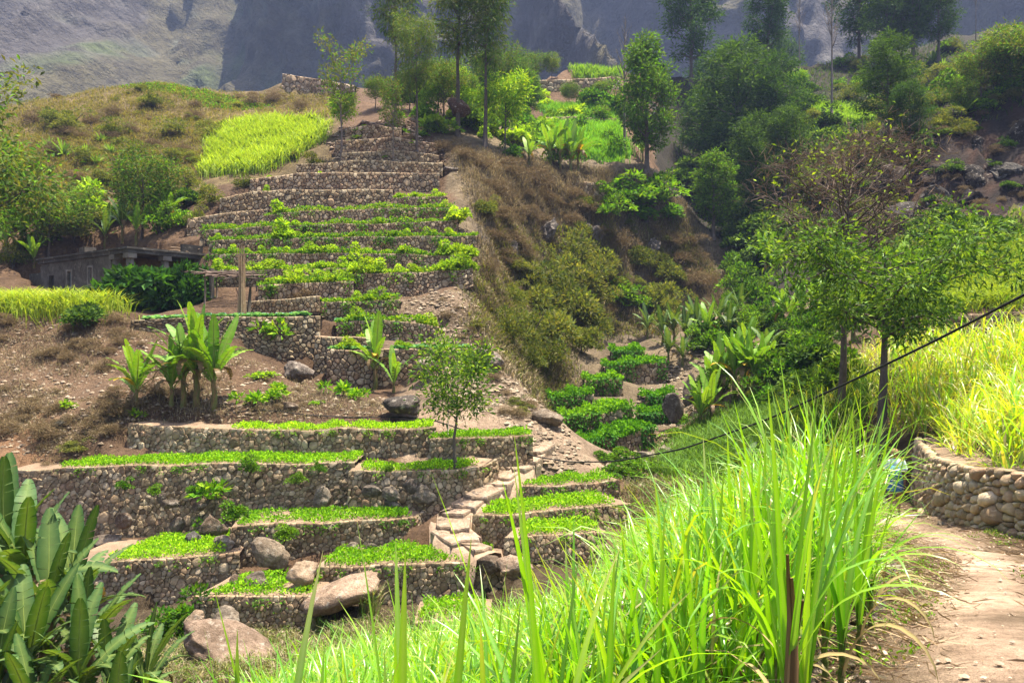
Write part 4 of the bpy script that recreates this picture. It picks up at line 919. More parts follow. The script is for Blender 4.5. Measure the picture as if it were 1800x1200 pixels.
for u, v, vt, pr in ((870, 200, 95, T_ROUND[0]), (905, 190, 105, T_ROUND[1]), (930, 215, 120, T_DENSE[1]), (780, 215, 120, T_ROUND[2]), (830, 200, 130, T_DENSE[2]), (945, 150, 98, T_ROUND[0]), (970, 140, 102, T_ROUND[1]), (750, 210, 150, T_LIME[0]), (770, 205, 110, T_ROUND[1]), (720, 195, 130, T_ROUND[0]), (800, 190, 120, T_LIME[1]), (850, 180, 90, T_DENSE[0]), (890, 215, 150, T_LIME[1]), (830, 225, 160, T_LIME[0]), (660, 195, 140, T_ROUND[2]), (915, 170, 100, T_DENSE[1]), (1000, 190, 150, T_ROUND[0]), (1060, 185, 145, T_ROUND[2])):
    tree_at(pr, u, v, 66, vt, 'rounded leafy tree on the green plateau behind the ridge', 'plateau trees', 6 if pr in T_ROUND + T_LIME else 11, 118, 1.0)
for u, v, vt, i, w in ((1300, 345, 62, 0, 1.1), (1365, 300, 90, 1, 1.0), (1235, 300, 150, 2, 1.1), (1380, 350, 180, 0, 1.0), (1330, 400, 200, 1, 1.0), (1270, 360, 220, 2, 1.1)):
    tree_at((T_DARK + T_DENSE)[i + (u % 4 == 0)], u, v, 76, vt, 'big leafy tree in the gorge, coloured dark for shade', 'gorge trees', 13, 125, w * 1.1)  # darker crown colours put the gorge's shade into the leaves
tree_at(T_DENSE[2], 1254, 418, 70, 262, 'young slim trunked tree standing low in the gorge', None, 11, 110, 1.15)
for u, v, vt, i in ((1215, 150, -80, 0), (1275, 130, -90, 1), (1325, 125, -90, 2), (1375, 115, -80, 0), (1350, 130, -60, 1), (1240, 140, -60, 2), (1510, 115, -90, 1), (1605, 120, -100, 2), (1560, 130, -60, 0), (1650, 110, -70, 1), (1180, 130, 10, 2), (1585, 110, -80, 0)):
    tree_at(T_DARK[i], u, v, 90, vt, 'tall dark tree in the wood above the gorge', 'dark wood above the gorge', 13, 150, 1.0)
tree_at(T_DARK[0], 1562, 250, 66, 55, 'broad dark tree beside the bright green bench', None, 13, 110, 1.25)
tree_at(T_DARK[1], 1600, 262, 62, 140, 'shorter dark tree leaning over the rock cliff', None, 13, 110, 1.35)
tree_at(T_BARE[1], 1462, 212, 74, -60, 'tall bare trunked tree on the bright green bench', None, 14, 110, .8)
tree_at(T_BARE[0], 1405, 130, 88, -20, 'thin bare tree at the edge of the dark wood', None, 14, 130, .9)
tree_at(T_BARE[1], 1715, 90, 88, -60, 'thin bare tree on the high dry slope', None, 14, 140, .7)
tree_at(T_LIME[1], 1402, 180, 76, 125, 'small yellow green tree at the gorge rim', None, 6, 110, 1.0)
for u, v, vt, w in ((1725, 190, 95, 1.0), (1775, 165, 55, 1.2), (1800, 185, 80, 1.2), (1690, 215, 150, 1.0), (1830, 200, 60, 1.2)):
    tree_at(T_ROUND[u % 3], u, v, 60, vt, 'rounded leafy tree on top of the rock cliff', 'clifftop trees on the rock cliff', 6, 110, w)
tree_at(T_ROUND[0], 250, 420, 44, 283, 'round crowned tree standing apart behind the ruined house', None, 6, 80, 1.05)
tree_at(T_ROUND[1], 85, 470, 44, 338, 'dark round tree over the end of the ruined house', None, 6, 80, 1.15)
for x, y, h in ((-28.8, 42, 9.0), (-31.5, 46, 9.6)):
    place(T_SPARSE[1] if x < -30 else T_ROUND[2], (x, y, float(ground(x, y)) - .1), 'large grey green tree at the valley edge', 'tree', h / 6, None, 'trees at the valley edge')
# round two lobed tree before the terraces
tm, cm = make_tree(1003, 3.7, .075, .42, 1.35, 'flat', 13, .17, .065, 2400, MANGO + LIME[:1], .55, .12, .17, .07, (.16, .13, .10))
place(proto('small_round_tree', [('trunk', tm), ('crown', cm)]), on_bed('B2', 806, .35), 'small thin trunked tree with a rounded two lobed crown', 'tree', 1.0, 1.1)
# fruit tree on the right bank with long drooping leaves
tm, cm = make_tree(1011, 6.3, .20, .56, 3.3, 'flat', 20, .21, .066, 7500, [(.075, .15, .025), (.11, .20, .03), (.21, .31, .045), (.045, .095, .02)], .22, .25, .085, .035, (.12, .095, .08), twig=7)
place(proto('fruit_tree', [('trunk', tm), ('crown', cm)]), (11.35, 24.4, float(ground(11.35, 24.4)) - .05), 'fruit tree with layered dark leaves and thick trunk beside the cable', 'tree', 1.06, .6)
# bare twiggy tree with a few yellow leaves
tm, cm = make_tree(1021, 9.8, .16, .5, 2.9, 'round', 44, .2, .075, 420, [(.30, .38, .03), (.22, .31, .03)], .5, .1, .07, .03, (.15, .11, .085), twig=13)
_, wm = make_tree(1021, 9.8, .16, .5, 2.9, 'round', 44, .55, .018, 3000, [(.15, .10, .075), (.22, .16, .12), (.10, .07, .055)], .5, .0, .045, .03, (.15, .11, .085), twig=13)
wm.materials[0] = M['dry']
place(proto('twiggy_tree', [('trunk', tm), ('twigs', wm), ('crown', cm)]), (11.8, 28.5, float(ground(11.8, 28.5)) - .05), 'bare twiggy tree with a few yellow green leaves', 'tree', 1.0, 2.0)
# ------------------------------------------------------------------ shrubs
def shrubs(L, prs, label, cat, group, D0, D1, flat=1.0):
    for u, v, wpx in L:
        p = hit(u, v, D0, D1); s = wpx / FPX * p[1] / .95
        place(prs[R5.integers(len(prs))], p, label, cat, (s, s, s * flat), None, group)
shrubs([(1015, 512, 110), (955, 565, 100), (985, 610, 100), (905, 545, 60), (900, 600, 70), (940, 520, 70), (930, 610, 80), (1040, 540, 80), (1010, 470, 90), (1000, 570, 110), (960, 640, 90), (930, 650, 60), (1040, 590, 80), (1150, 550, 80), (1170, 500, 70), (1180, 570, 60), (1130, 480, 60), (1060, 500, 70), (980, 540, 90), (1040, 480, 80), (985, 500, 70), (1020, 620, 70)], S_OLIVE, 'dusty olive shrub on the steep side of the spur', 'shrub', 'olive shrubs on the spur side', 34, 80, 1.15)
shrubs([(1098, 540, 85), (1070, 385, 70), (1110, 360, 90), (1150, 365, 90), (1175, 390, 60), (1085, 360, 70), (1125, 390, 70), (1060, 345, 40)], S_GREEN, 'fresh green shrub on the steep side of the spur', 'shrub', 'green shrubs on the spur side', 40, 85, .75)
shrubs([(860, 330, 40), (1000, 400, 60), (1030, 380, 50), (1200, 470, 60), (1225, 510, 60), (1235, 545, 50), (940, 330, 70), (900, 310, 60), (850, 300, 50), (780, 270, 60), (820, 280, 50), (1090, 440, 60), (1010, 350, 50), (890, 390, 50), (870, 430, 60), (860, 480, 50), (1060, 420, 50), (1210, 560, 50), (1250, 500, 40), (930, 390, 50), (960, 360, 60), (880, 350, 60), (1180, 440, 50), (1215, 430, 40), (905, 430, 50), (890, 470, 50)], S_DRY, 'dry brown tangle of brush on the steep side of the spur', 'brush', 'dry brush on the spur side', 38, 85, .8)
shrubs([(375, 245, 50), (60, 300, 60), (150, 290, 50), (270, 190, 50), (200, 240, 50), (310, 240, 60), (120, 230, 60), (90, 220, 60), (240, 280, 60), (300, 290, 50), (430, 330, 50), (330, 330, 60), (370, 360, 60), (300, 350, 60), (190, 330, 50), (520, 280, 30), (550, 290, 40)], S_OLIVE, 'olive shrub on the dry hill behind the house', 'shrub', 'olive shrubs on the left hill', 44, 110, .8)
shrubs([(160, 220, 40), (270, 260, 40), (340, 210, 40), (60, 220, 50), (100, 270, 40), (200, 205, 40), (380, 270, 30), (230, 235, 40), (320, 270, 40), (480, 180, 40), (530, 195, 40), (450, 185, 40)], S_DRY, 'dry straw coloured brush on the hill behind the house', 'brush', 'dry brush on the left hill', 50, 110, .8)
shrubs([(20, 470, 60), (130, 420, 70), (170, 400, 60), (210, 390, 60), (150, 380, 70), (280, 410, 60), (320, 400, 50), (60, 440, 70), (100, 390, 60), (345, 395, 40), (10, 400, 70), (60, 380, 60)], S_LIME[:1] + S_GREEN + S_OLIVE[:2], 'leafy green bush in the grove behind the house', 'bush', 'bushes behind the house', 44, 80)
shrubs([(980, 290, 40), (930, 260, 50), (900, 280, 40), (1080, 270, 50), (1050, 190, 60), (1085, 200, 60), (1060, 215, 40), (880, 235, 60), (920, 230, 50), (850, 230, 50), (760, 235, 40), (1120, 230, 50), (1000, 270, 40)], S_GREEN, 'fresh green bush on the plateau behind the ridge', 'bush', 'plateau bushes', 58, 118)
shrubs([(1300, 440, 60), (1350, 420, 60), (1400, 400, 60), (1200, 330, 60), (1390, 300, 60), (1420, 270, 60), (1440, 330, 60), (1480, 300, 70), (1340, 460, 60), (1300, 480, 50), (1500, 260, 60), (1540, 280, 60), (1660, 410, 80), (1700, 425, 70), (1640, 440, 80), (1750, 420, 60), (1600, 450, 80), (1560, 420, 70)], S_DARK, 'shrub in the gorge below the wood, coloured dark for shade', 'shrub', 'gorge shrubs', 46, 120, .9)  # dark leaf colours imitate the shade of the gorge
shrubs([(1400, 230, 50), (1430, 210, 40), (1620, 210, 70), (1650, 190, 60), (1690, 240, 60), (1560, 190, 60), (1500, 180, 60), (1640, 150, 60), (1700, 150, 60), (1590, 170, 50), (1660, 230, 60)], S_OLIVE, 'olive shrub on the slope above the rock cliff', 'shrub', 'shrubs above the rock cliff', 56, 140, .8)
shrubs([(1290, 520, 50), (1310, 500, 50), (1320, 540, 50), (1340, 560, 40), (1290, 560, 40), (1345, 530, 50)], S_GREEN, 'pale green shrub by the mouth of the gorge', 'shrub', 'shrubs at the gorge mouth', 44, 75, 1.3)
shrubs([(1400, 660, 80), (1440, 650, 80), (1420, 700, 80), (1390, 620, 60), (1470, 690, 70), (1450, 610, 60)], S_DARK, 'dark leafy bush under the fruit tree', 'bush', 'bushes under the fruit tree', 24, 50)
shrubs([(1090, 815, 60), (1120, 822, 50), (1075, 835, 50), (1110, 840, 60), (1150, 832, 50), (1190, 770, 40), (1200, 745, 40), (1060, 810, 40)], S_GREEN, 'low leafy green bush at the foot of the vine terraces', 'bush', 'bushes below the vine terraces', 24, 42, .6)
for u, v, s in ((603, 697, .8), (625, 702, .6), (447, 712, .7), (490, 705, .7), (355, 930, .5), (460, 595, 1.0), (485, 597, 1.0), (640, 600, .5), (120, 720, .4), (240, 738, .4)):
    place(S_WEED[R5.integers(3)], hit(u, v, 20, 45), 'leafy weed rooted on the brown bank', 'weed', s * 1.3, None, 'weeds on the bank')
for u, v, s in ((365, 880, 1.0), (410, 915, .8), (525, 850, .5), (500, 950, .7), (440, 830, .7), (340, 870, .5), (680, 830, .4), (270, 870, .5), (220, 860, .5), (560, 830, .4)):
    D = 24.6 if v < 900 else 22.4; p = P(u, v, D)
    place(S_GREEN[R5.integers(3)] if s < .9 else S_WEED[0], p, 'leafy plant sprouting from a dry stone wall face', 'plant', s, None, 'plants growing out of the walls')
place(S_GREEN[1], hit(303, 1118, 13, 22), 'glossy green bean bush under the lowest stone wall', 'bush', 1.35, 0.4)
place(S_DARK[0], hit(150, 575, 30, 40), 'low dark bush at the edge of the yellow grass', 'bush', 1.7, 1.0)
tm, cm = make_shrub(977, 3200, .12, .06, [(.035, .10, .022), (.05, .14, .026), (.08, .20, .035), (.03, .07, .02)], .62, 16, 7)
p = P(262, 548, 41.5); p[2] = float(ground(p[0], p[1])) - .1
place(proto('large_leafy_shrub', [('stem', tm), ('foliage', cm)]), p, 'large dark leafy shrub before the porch of the house', 'shrub', (4.5, 3.4, 4.6), .2)
place(proto('large_leafy_shrub', [('stem', tm), ('foliage', cm)]), P(330, 540, 42.2) * 1.0, 'tall upright leafy shrub against the house corner', 'shrub', (2.8, 2.8, 4.6), 1.7)
for u, v, s in ((112, 275, 1.2), (88, 265, 1.0), (225, 228, .7), (220, 292, .8), (170, 290, .9), (195, 270, .8), (150, 275, .9), (130, 370, .6), (178, 250, .7)):
    o = place(('spiky_rosette_plant', [('leaves', AGAVE[u % 2])]), hit(u, v, 44, 100), 'spiky yellow green rosette plant on the dry hill', 'plant', s * 1.6, None, 'spiky plants on the left hill')
for u, v, s in ((1345, 395, 1), (1400, 255, 1), (1440, 250, 1.1), (1640, 110, 1.2), (1660, 130, 1.2), (1690, 120, 1.1), (1690, 205, 1.2), (1480, 255, 1), (1620, 125, 1)):
    place(('spiky_rosette_plant', [('leaves', AGAVE[u % 2])]), hit(u, v, 50, 140), 'spiky green rosette plant on the slope around the gorge', 'plant', s * 1.8, None, 'spiky plants around the gorge')

def many(poly, n, D0, D1, prs, smin, smax, label, cat, group, flat=.85):
    for p in scatter(poly, n, D0, D1, R5, .4):
        s = R5.uniform(smin, smax); place(prs[R5.integers(len(prs))], p, label, cat, (s, s, s * flat), None, group)
many([(1185, 170), (1420, 140), (1480, 300), (1400, 420), (1305, 535), (1275, 430), (1235, 360), (1190, 310)], 95, 60, 125, S_DARK, 1.6, 4.2, 'shrub under the trees of the gorge, coloured dark for shade', 'shrub', 'undergrowth of the gorge')  # only dark shrubs here, their colour standing in for tree shade
many([(1420, 230), (1560, 240), (1640, 270), (1560, 430), (1420, 440), (1380, 400)], 45, 46, 100, S_DRY + S_DARK + S_OLIVE[:1], 1.5, 3.2, 'scrubby bush on the dim slope beside the rock cliff', 'shrub', 'scrub beside the rock cliff')
many([(1560, 250), (1800, 170), (1800, 420), (1640, 430)], 26, 46, 80, S_DRY + S_DARK, .8, 1.8, 'small scrub clinging to the dark rock cliff', 'shrub', 'scrub on the rock cliff', .7)
many([(1420, 120), (1800, 60), (1800, 180), (1560, 230)], 40, 58, 150, S_OLIVE + S_GREEN, 1.5, 3.2, 'leafy bush on the high slope above the rock cliff', 'bush', 'bushes on the high right slope')
many([(0, 570), (220, 575), (330, 620), (300, 700), (190, 760), (0, 790)], 46, 24, 40, S_DRY, .5, 1.4, 'dry brown clump of brush on the red brown bank', 'brush', 'dry clumps on the brown bank', .6)
many([(420, 650), (700, 715), (740, 728), (600, 730), (440, 720)], 14, 24, 36, S_DRY + S_WEED, .4, .8, 'low tuft on the littered bank behind the seedlings', 'tuft', 'tufts on the littered bank', .6)
many([(700, 530), (830, 520), (870, 620), (950, 730), (880, 735), (770, 640)], 22, 26, 42, S_DRY + S_OLIVE[:1], .4, 1.0, 'low dry tuft on the bare ridge right of the terraces', 'tuft', 'tufts on the bare ridge', .6)
many([(0, 330), (330, 320), (350, 390), (230, 420), (0, 440)], 34, 44, 80, S_GREEN + S_DARK + S_OLIVE, 1.2, 2.6, 'leafy bush in the green hollow below the dry hill', 'bush', 'bushes in the green hollow')
many([(60, 180), (280, 140), (450, 175), (370, 250), (340, 310), (40, 330)], 45, 50, 110, S_DRY + S_OLIVE, .9, 2.2, 'low scrub on the straw coloured hill', 'scrub', 'scrub on the straw coloured hill', .6)
many([(850, 380), (1000, 340), (1180, 400), (1270, 530), (1060, 560), (880, 560)], 60, 38, 85, S_DRY + S_OLIVE, .8, 2.2, 'small wiry bush on the eroded spur face', 'bush', 'wiry bushes on the eroded spur face', .9)
many([(1200, 560), (1400, 540), (1480, 640), (1300, 720), (1240, 640)], 26, 30, 60, S_GREEN + S_OLIVE, .8, 2.0, 'green bush between the gully banana plants', 'bush', 'bushes between the gully bananas')
many([(740, 200), (960, 150), (1130, 180), (1120, 230), (900, 260), (780, 240)], 34, 60, 118, S_GREEN + S_LIME + S_OLIVE[:2], 1.2, 2.8, 'fresh bush among the ridge trees', 'bush', 'bushes among the ridge trees')
many([(560, 230), (720, 205), (780, 290), (600, 300)], 20, 50, 80, S_DRY + S_WEED, .6, 1.3, 'small tuft on the stony knoll', 'tuft', 'tufts on the stony knoll', .7)

many([(620, 175), (780, 165), (960, 150), (940, 215), (780, 235), (700, 205)], 30, 62, 118, S_GREEN + S_LIME + S_DARK, 1.4, 3.0, 'thick bush filling the gaps between the ridge trees', 'bush', 'bushes filling the ridge gaps')
many([(190, 760), (240, 745), (235, 810), (150, 815), (40, 812), (60, 790)], 14, 22, 30, S_DRY + S_OLIVE[:1], .4, 1.0, 'dry clump at the foot of the bank beside the wall end', 'brush', 'dry clumps at the wall end', .6)

many([(1210, 570), (1400, 545), (1490, 620), (1470, 690), (1330, 720), (1250, 690)], 44, 30, 60, S_DARK + S_GREEN, 1.0, 2.4, 'dense leafy bush crowding the gully floor', 'bush', 'bushes crowding the gully floor', 1.0)
many([(1480, 470), (1640, 445), (1660, 520), (1560, 570), (1470, 580)], 26, 30, 60, S_DARK + S_GREEN + S_OLIVE[:1], 1.0, 2.4, 'leafy bush on the slope behind the fruit tree', 'bush', 'bushes behind the fruit tree', 1.0)
for u, v in ((1520, 560), (1545, 545), (1570, 520), (1490, 540)):
    banana(hit(u, v, 30, 60), 2.4, 'banana plant on the slope behind the fruit tree', 'banana plants behind the fruit tree', 10, False, 2)
# ------------------------------------------------------------------ grass and ground cover
R6 = np.random.default_rng(66)
def tufts(name, poly, n, D0, D1, per, hgt, wid, cols, label, lean=.5, bend=.6, jit=.3, rad=.12, cat='grass', patch=None):
    c = scatter(poly, n, D0, D1, R6, jit)
    if patch is not None: c = c[fbm(c[:, 0] * patch[0], c[:, 1] * patch[0], c[:, 2] * patch[0], patch[2] if len(patch) > 2 else 2, 3) > patch[1]]
    if not len(c): return
    C = np.repeat(c, per, 0); m = len(C); C[:, :2] += R6.normal(0, rad, (m, 2)); C[:, 2] = ground(C[:, 0], C[:, 1]) - .03
    col = pick(R6, m, cols, .2, np.repeat(R6.uniform(.75, 1.25, len(c)), per))
    tag(link(name, blade_mesh(name, C, R6.uniform(*hgt, m), R6.uniform(*wid, m), col, R6, M['dry'] if cols is STRAW or cols is MIXD else M['leaf'], lean, bend)), label, cat, kind='stuff')
MIXD = [(.40, .33, .20), (.31, .25, .155), (.25, .20, .13), (.20, .165, .11), (.32, .28, .13), (.17, .145, .10)]
FLD = [(.20, .34, .035), (.26, .38, .05), (.15, .28, .03)]
tufts('dry_grass', [(790, 255), (950, 285), (1130, 310), (1210, 360), (1285, 540), (1180, 590), (1000, 600), (1000, 740), (870, 640), (835, 560), (850, 400)], 12000, 30, 90, 7, (.3, .8), (.02, .05), MIXD, 'dry brown grass hanging on the steep side of the spur', .8, .9, .4, .25)
tufts('olive_grass', [(850, 430), (960, 420), (1200, 400), (1285, 540), (1180, 590), (1000, 600), (990, 720), (880, 640), (840, 560)], 4500, 30, 90, 7, (.3, .7), (.03, .06), OLIVE, 'olive green grass in patches on the spur side', .7, .8, .4, .3, patch=(.14, -.05))
tufts('dry_hill_grass', [(-60, 200), (60, 170), (280, 135), (450, 170), (620, 165), (600, 200), (370, 260), (360, 320), (250, 330), (-60, 350)], 9000, 44, 110, 6, (.25, .7), (.03, .06), [(.24, .185, .10), (.19, .145, .085), (.20, .18, .075), (.16, .155, .06)], 'straw and olive grass over the hill behind the house', .7, .8, .5, .3)
tufts('bank_grass', [(0, 560), (230, 565), (330, 600), (470, 640), (620, 700), (760, 715), (640, 735), (430, 735), (200, 745), (190, 800), (0, 800)], 5200, 22, 42, 7, (.12, .42), (.008, .022), MIXD, 'dry trampled grass and litter on the brown bank', 1.9, 1.0, .3, .2, patch=(.5, -.25))
tufts('slope_litter', [(700, 520), (830, 520), (850, 600), (960, 740), (900, 745), (760, 690), (740, 620)], 1600, 26, 42, 5, (.08, .25), (.01, .02), MIXD, 'dry litter on the bare earth right of the terraces', 1.1, 1.0, .3, .16)
tufts('gorge_grass', [(1185, 150), (1420, 120), (1800, 40), (1800, 170), (1600, 240), (1420, 400), (1305, 540), (1275, 430), (1235, 360), (1190, 310)], 5000, 52, 150, 6, (.3, .9), (.04, .08), DARK + DARK + OLIVE[:1], 'rough olive grass, darkened for shade, on the slopes around the gorge', .7, .7, .6, .4)  # mostly dark blade colours, painted in place of gorge shade
tufts('bench_grass', [(1410, 180), (1545, 195), (1540, 215), (1430, 215)], 900, 60, 110, 8, (.4, .9), (.04, .07), FLD, 'bright green grass on the far bench', .4, .5, .4, .3)
tufts('cane_field_grass', [(375, 235), (440, 215), (570, 222), (560, 250), (500, 290), (440, 305), (360, 310), (370, 270)], 1900, 48, 95, 9, (.7, 1.5), (.04, .09), [(.27, .36, .05), (.34, .42, .08), (.20, .30, .04)], 'pale yellow green cane field behind the terraced knoll', .35, .6, .4, .3, 'cane field')
tufts('plateau_cane', [(930, 225), (1010, 215), (1080, 215), (1105, 270), (1080, 285), (970, 270)], 1600, 60, 100, 9, (.7, 1.3), (.05, .09), [(.13, .31, .045), (.17, .36, .05), (.22, .38, .06)], 'bright green cane field on the plateau', .3, .5, .4, .3, 'cane field')
tufts('ridge_cane', [(955, 190), (1080, 190), (1085, 204), (955, 203)], 500, 70, 112, 8, (.7, 1.2), (.05, .09), [(.13, .30, .045), (.2, .36, .06)], 'green cane above the plateau wall', .3, .5, .4, .3, 'cane field')
tufts('top_cane', [(1010, 122), (1090, 120), (1090, 136), (1010, 136)], 250, 90, 118, 8, (.9, 1.5), (.06, .1), FLD, 'pale cane on top of the far grey wall', .3, .5, .4, .3, 'cane field')
tufts('hill_crops', [(170, 150), (280, 138), (420, 175), (480, 190), (400, 195), (280, 160)], 500, 70, 110, 12, (.15, .4), (.1, .2), DEEP + BRIGHT, 'rows of low green crops on the far hilltop', .9, .6, .3, .25, 'crop plants')
tufts('right_slope_grass', [(1500, 470), (1620, 440), (1700, 448), (1800, 412), (1800, 540), (1650, 545), (1500, 560)], 3800, 28, 56, 9, (.35, .85), (.02, .045), [(.27, .33, .04), (.32, .36, .06), (.20, .28, .035)], 'yellow green grass on the slope above the dark stone wall', .5, .8, .3, .22)
tufts('gully_grass', [(1195, 760), (1380, 680), (1500, 640), (1540, 700), (1400, 830), (1200, 850), (1150, 830)], 2600, 20, 46, 9, (.35, .9), (.012, .03), [(.13, .24, .035), (.18, .29, .045), (.10, .18, .035)], 'rank green grass in the gully bottom', .45, .7, .3, .2)
tufts('valley_weeds', [(250, 1080), (340, 1105), (560, 1105), (720, 1080), (900, 1090), (900, 1200), (200, 1200)], 2600, 12, 20, 8, (.1, .4), (.008, .02), OLIVE + MIXD + BRIGHT[:1], 'mixed dry and green weeds at the foot of the lowest walls', .7, .9, .2, .12)
tufts('wallfoot_weeds', [(1100, 850), (1200, 800), (1260, 840), (1180, 960), (1100, 960)], 800, 14, 30, 8, (.15, .5), (.01, .025), OLIVE + MIXD, 'dry and green weeds on the slope below the vine terraces', .7, .9, .2, .15)
# yellow grass beside the ruined house
tufts('yellow_grass', [(-40, 520), (100, 500), (190, 525), (205, 552), (100, 556), (-40, 554)], 700, 30, 44, 12, (.8, 1.6), (.02, .045), [(.30, .38, .045), (.38, .42, .07), (.22, .32, .035)], 'tall yellow green grass on the bank top before the house', .35, .8, .4, .3)
# verge of the footpath: dead cane litter, sprigs
pv = PATHW[(PATHW[:, 1] > 2.2) & (PATHW[:, 1] < 21)]
def verge(n, lo, hi, flat):
    i = R6.integers(len(pv), size=n); t = pv[np.minimum(i + 1, len(pv) - 1)] - pv[i]; a = np.arctan2(t[:, 1], t[:, 0] + 1e-6); o = R6.uniform(lo, hi, n)
    x = pv[i, 0] + np.sin(a) * o + R6.normal(0, .12, n); y = pv[i, 1] - np.cos(a) * o + R6.normal(0, .15, n)
    return np.c_[x, y, ground(x, y) + .006]
for nm, n, lo, hi, cols, lab in (('cane_litter', 9000, -1.15, -.3, [(.42, .30, .18), (.32, .22, .13), (.24, .16, .10), (.5, .40, .27)], 'dead cane leaf litter along the drop side of the footpath'), ('wall_litter', 5200, .45, 1.6, [(.36, .26, .15), (.27, .18, .11), (.20, .14, .09)], 'dead leaf litter along the wall side of the footpath')):
    C = verge(n, lo, hi, True); h = R6.uniform(0, 6.28, n); A = unit(np.c_[np.cos(h), np.sin(h), R6.uniform(-.02, .25, n)]); B = unit(A + R6.normal(0, .3, (n, 3)) * np.array([1, 1, .25]))
    V, q, t, c = blades(C, A, B, R6.uniform(.04, .22, n), R6.uniform(.004, .014, n), pick(R6, n, cols, .25))
    tag(link(nm, mesh_of(nm, V, [q, t], c, False, M['dry'])), lab, 'litter', kind='stuff')
for nm, n, lo, hi, lab in (('verge_sprigs', 130, -1.1, -.45, 'small green sprigs on the drop side of the footpath'), ('wall_sprigs', 330, .55, 1.5, 'small green sprigs at the foot of the cobble wall')):
    c = verge(n, lo, hi, False); c = c[fbm(c[:, 0] * .8, c[:, 1] * .8, 0, 6, 2) > -.1]; per = 30; C = np.repeat(c, per, 0) + R6.normal(0, .06, (len(c) * per, 3)) * np.array([1, 1, .6]); C[:, 2] = np.maximum(C[:, 2], ground(C[:, 0], C[:, 1]) + .01)
    tag(link(nm, leaf_mesh(nm, C, unit(rdirs(R6, len(C)) + np.array([0, 0, .6])), R6.uniform(.02, .05, len(C)), R6.uniform(.012, .025, len(C)), pick(R6, len(C), BRIGHT + OLIVE, .2), R6, M['leaf'])), lab, 'weeds', kind='stuff')

# ------------------------------------------------------------------ sugar cane
def cane_pts(n, xr, yr, cond):
    out = []
    while sum(map(len, out)) < n:
        x = R6.uniform(*xr, n * 3); y = R6.uniform(*yr, n * 3); k = cond(x, y); out.append(np.c_[x, y][k])
    q = np.concatenate(out)[:n]; return np.c_[q, ground(q[:, 0], q[:, 1]) - .04]
px_at = lambda y: np.interp(y, PATHW[:, 1], PATHW[:, 0])
# field on the drop side of the path
def allowed(q):
    u = 900 + FPX * q[:, 0] / q[:, 1]; vm = np.interp(u, [300, 420, 520, 620, 760, 850, 950, 1060, 1130, 1210, 1300, 1370, 1480, 1570, 1650], [1270, 1195, 1155, 1115, 1090, 1072, 1045, 1000, 920, 850, 800, 715, 715, 770, 800]); return (HOR - vm) / FPX * q[:, 1] - q[:, 2]
q = cane_pts(5200, (-3.5, 8.5), (4.2, 18), lambda x, y: x < px_at(y) - 1.25 - .55 * (y > 9))
hs = np.minimum(allowed(q) * R6.uniform(.72, 1.02, len(q)), R6.uniform(1.9, 2.6, len(q))); k = hs > .9; q, hs = q[k], hs[k]; q_f = q
tag(link('cane_field', cane_mass('cane_field', q, R6, (1.7, 2.5), 9, .025, hs=hs, cols=CANE + CANEY[:1])), 'dense bright green sugar cane beside the footpath', 'sugar cane', kind='stuff')
# field above the cobble wall
wx_at = lambda y: np.interp(y, TERR['W']['W'][::-1, 1], TERR['W']['W'][::-1, 0])
q = cane_pts(800, (8, 26), (11, 30), lambda x, y: (900 + FPX * x / y > 1560) & (900 + FPX * x / y < 1990) & (x > wx_at(y) + .75))
tag(link('bank_cane', cane_mass('bank_cane', q, R6, (1.5, 2.3), 9, .05, CANEY + CANE[:2], (.8, 1.5), .14)), 'yellow green sugar cane above the cobble wall', 'sugar cane', kind='stuff')
q = cane_pts(160, (9, 15), (24, 33), lambda x, y: (900 + FPX * x / y > 1380) & (900 + FPX * x / y < 1560))
tag(link('yellow_cane', cane_mass('yellow_cane', q, R6, (.8, 1.4), 9, .04, CANEY, (.7, 1.2), .1)), 'low yellow cane around the fruit tree trunk', 'sugar cane', kind='stuff')
# nearest plants one by one
def cane_leaf(seed, L, W, el, cu, col, brown=False):
    r = np.random.default_rng(seed)
    V, F, c = cane_ribbons(np.zeros((1, 3)), np.zeros(1), np.array([L]), np.array([W]), np.array([el]), np.array([cu]), np.array([col]), r, 12)
    return mesh_of('leaf', V, [F], c, True, M['cane'] if not brown else M['dry'])
CL = [cane_leaf(i, 1.45, .038, 1.5, c, CANE[i % 5]) for i, c in enumerate((.08, .2, .4, .7, 1.1, 1.6, 2.1, 2.6))]
CLB = [cane_leaf(30 + i, 1.0, .04, 1.3, 3.0, (.36, .26, .12), True) for i in range(2)]
def stalk(seed):
    r = np.random.default_rng(seed); n = 15; z = np.linspace(-.1, 1, n); rad = .016 * (1 + .14 * (np.arange(n) % 2)); V, F = tube(np.c_[r.normal(0, .004, n), r.normal(0, .004, n), z], rad, 6)
    c = np.where((np.repeat(np.arange(n), 6) % 2 == 0)[:, None], np.array((.24, .22, .06)), np.array((.14, .20, .04))); return mesh_of('stalk', V, F, c, True, M['bark'])
STK = [stalk(i) for i in range(2)]
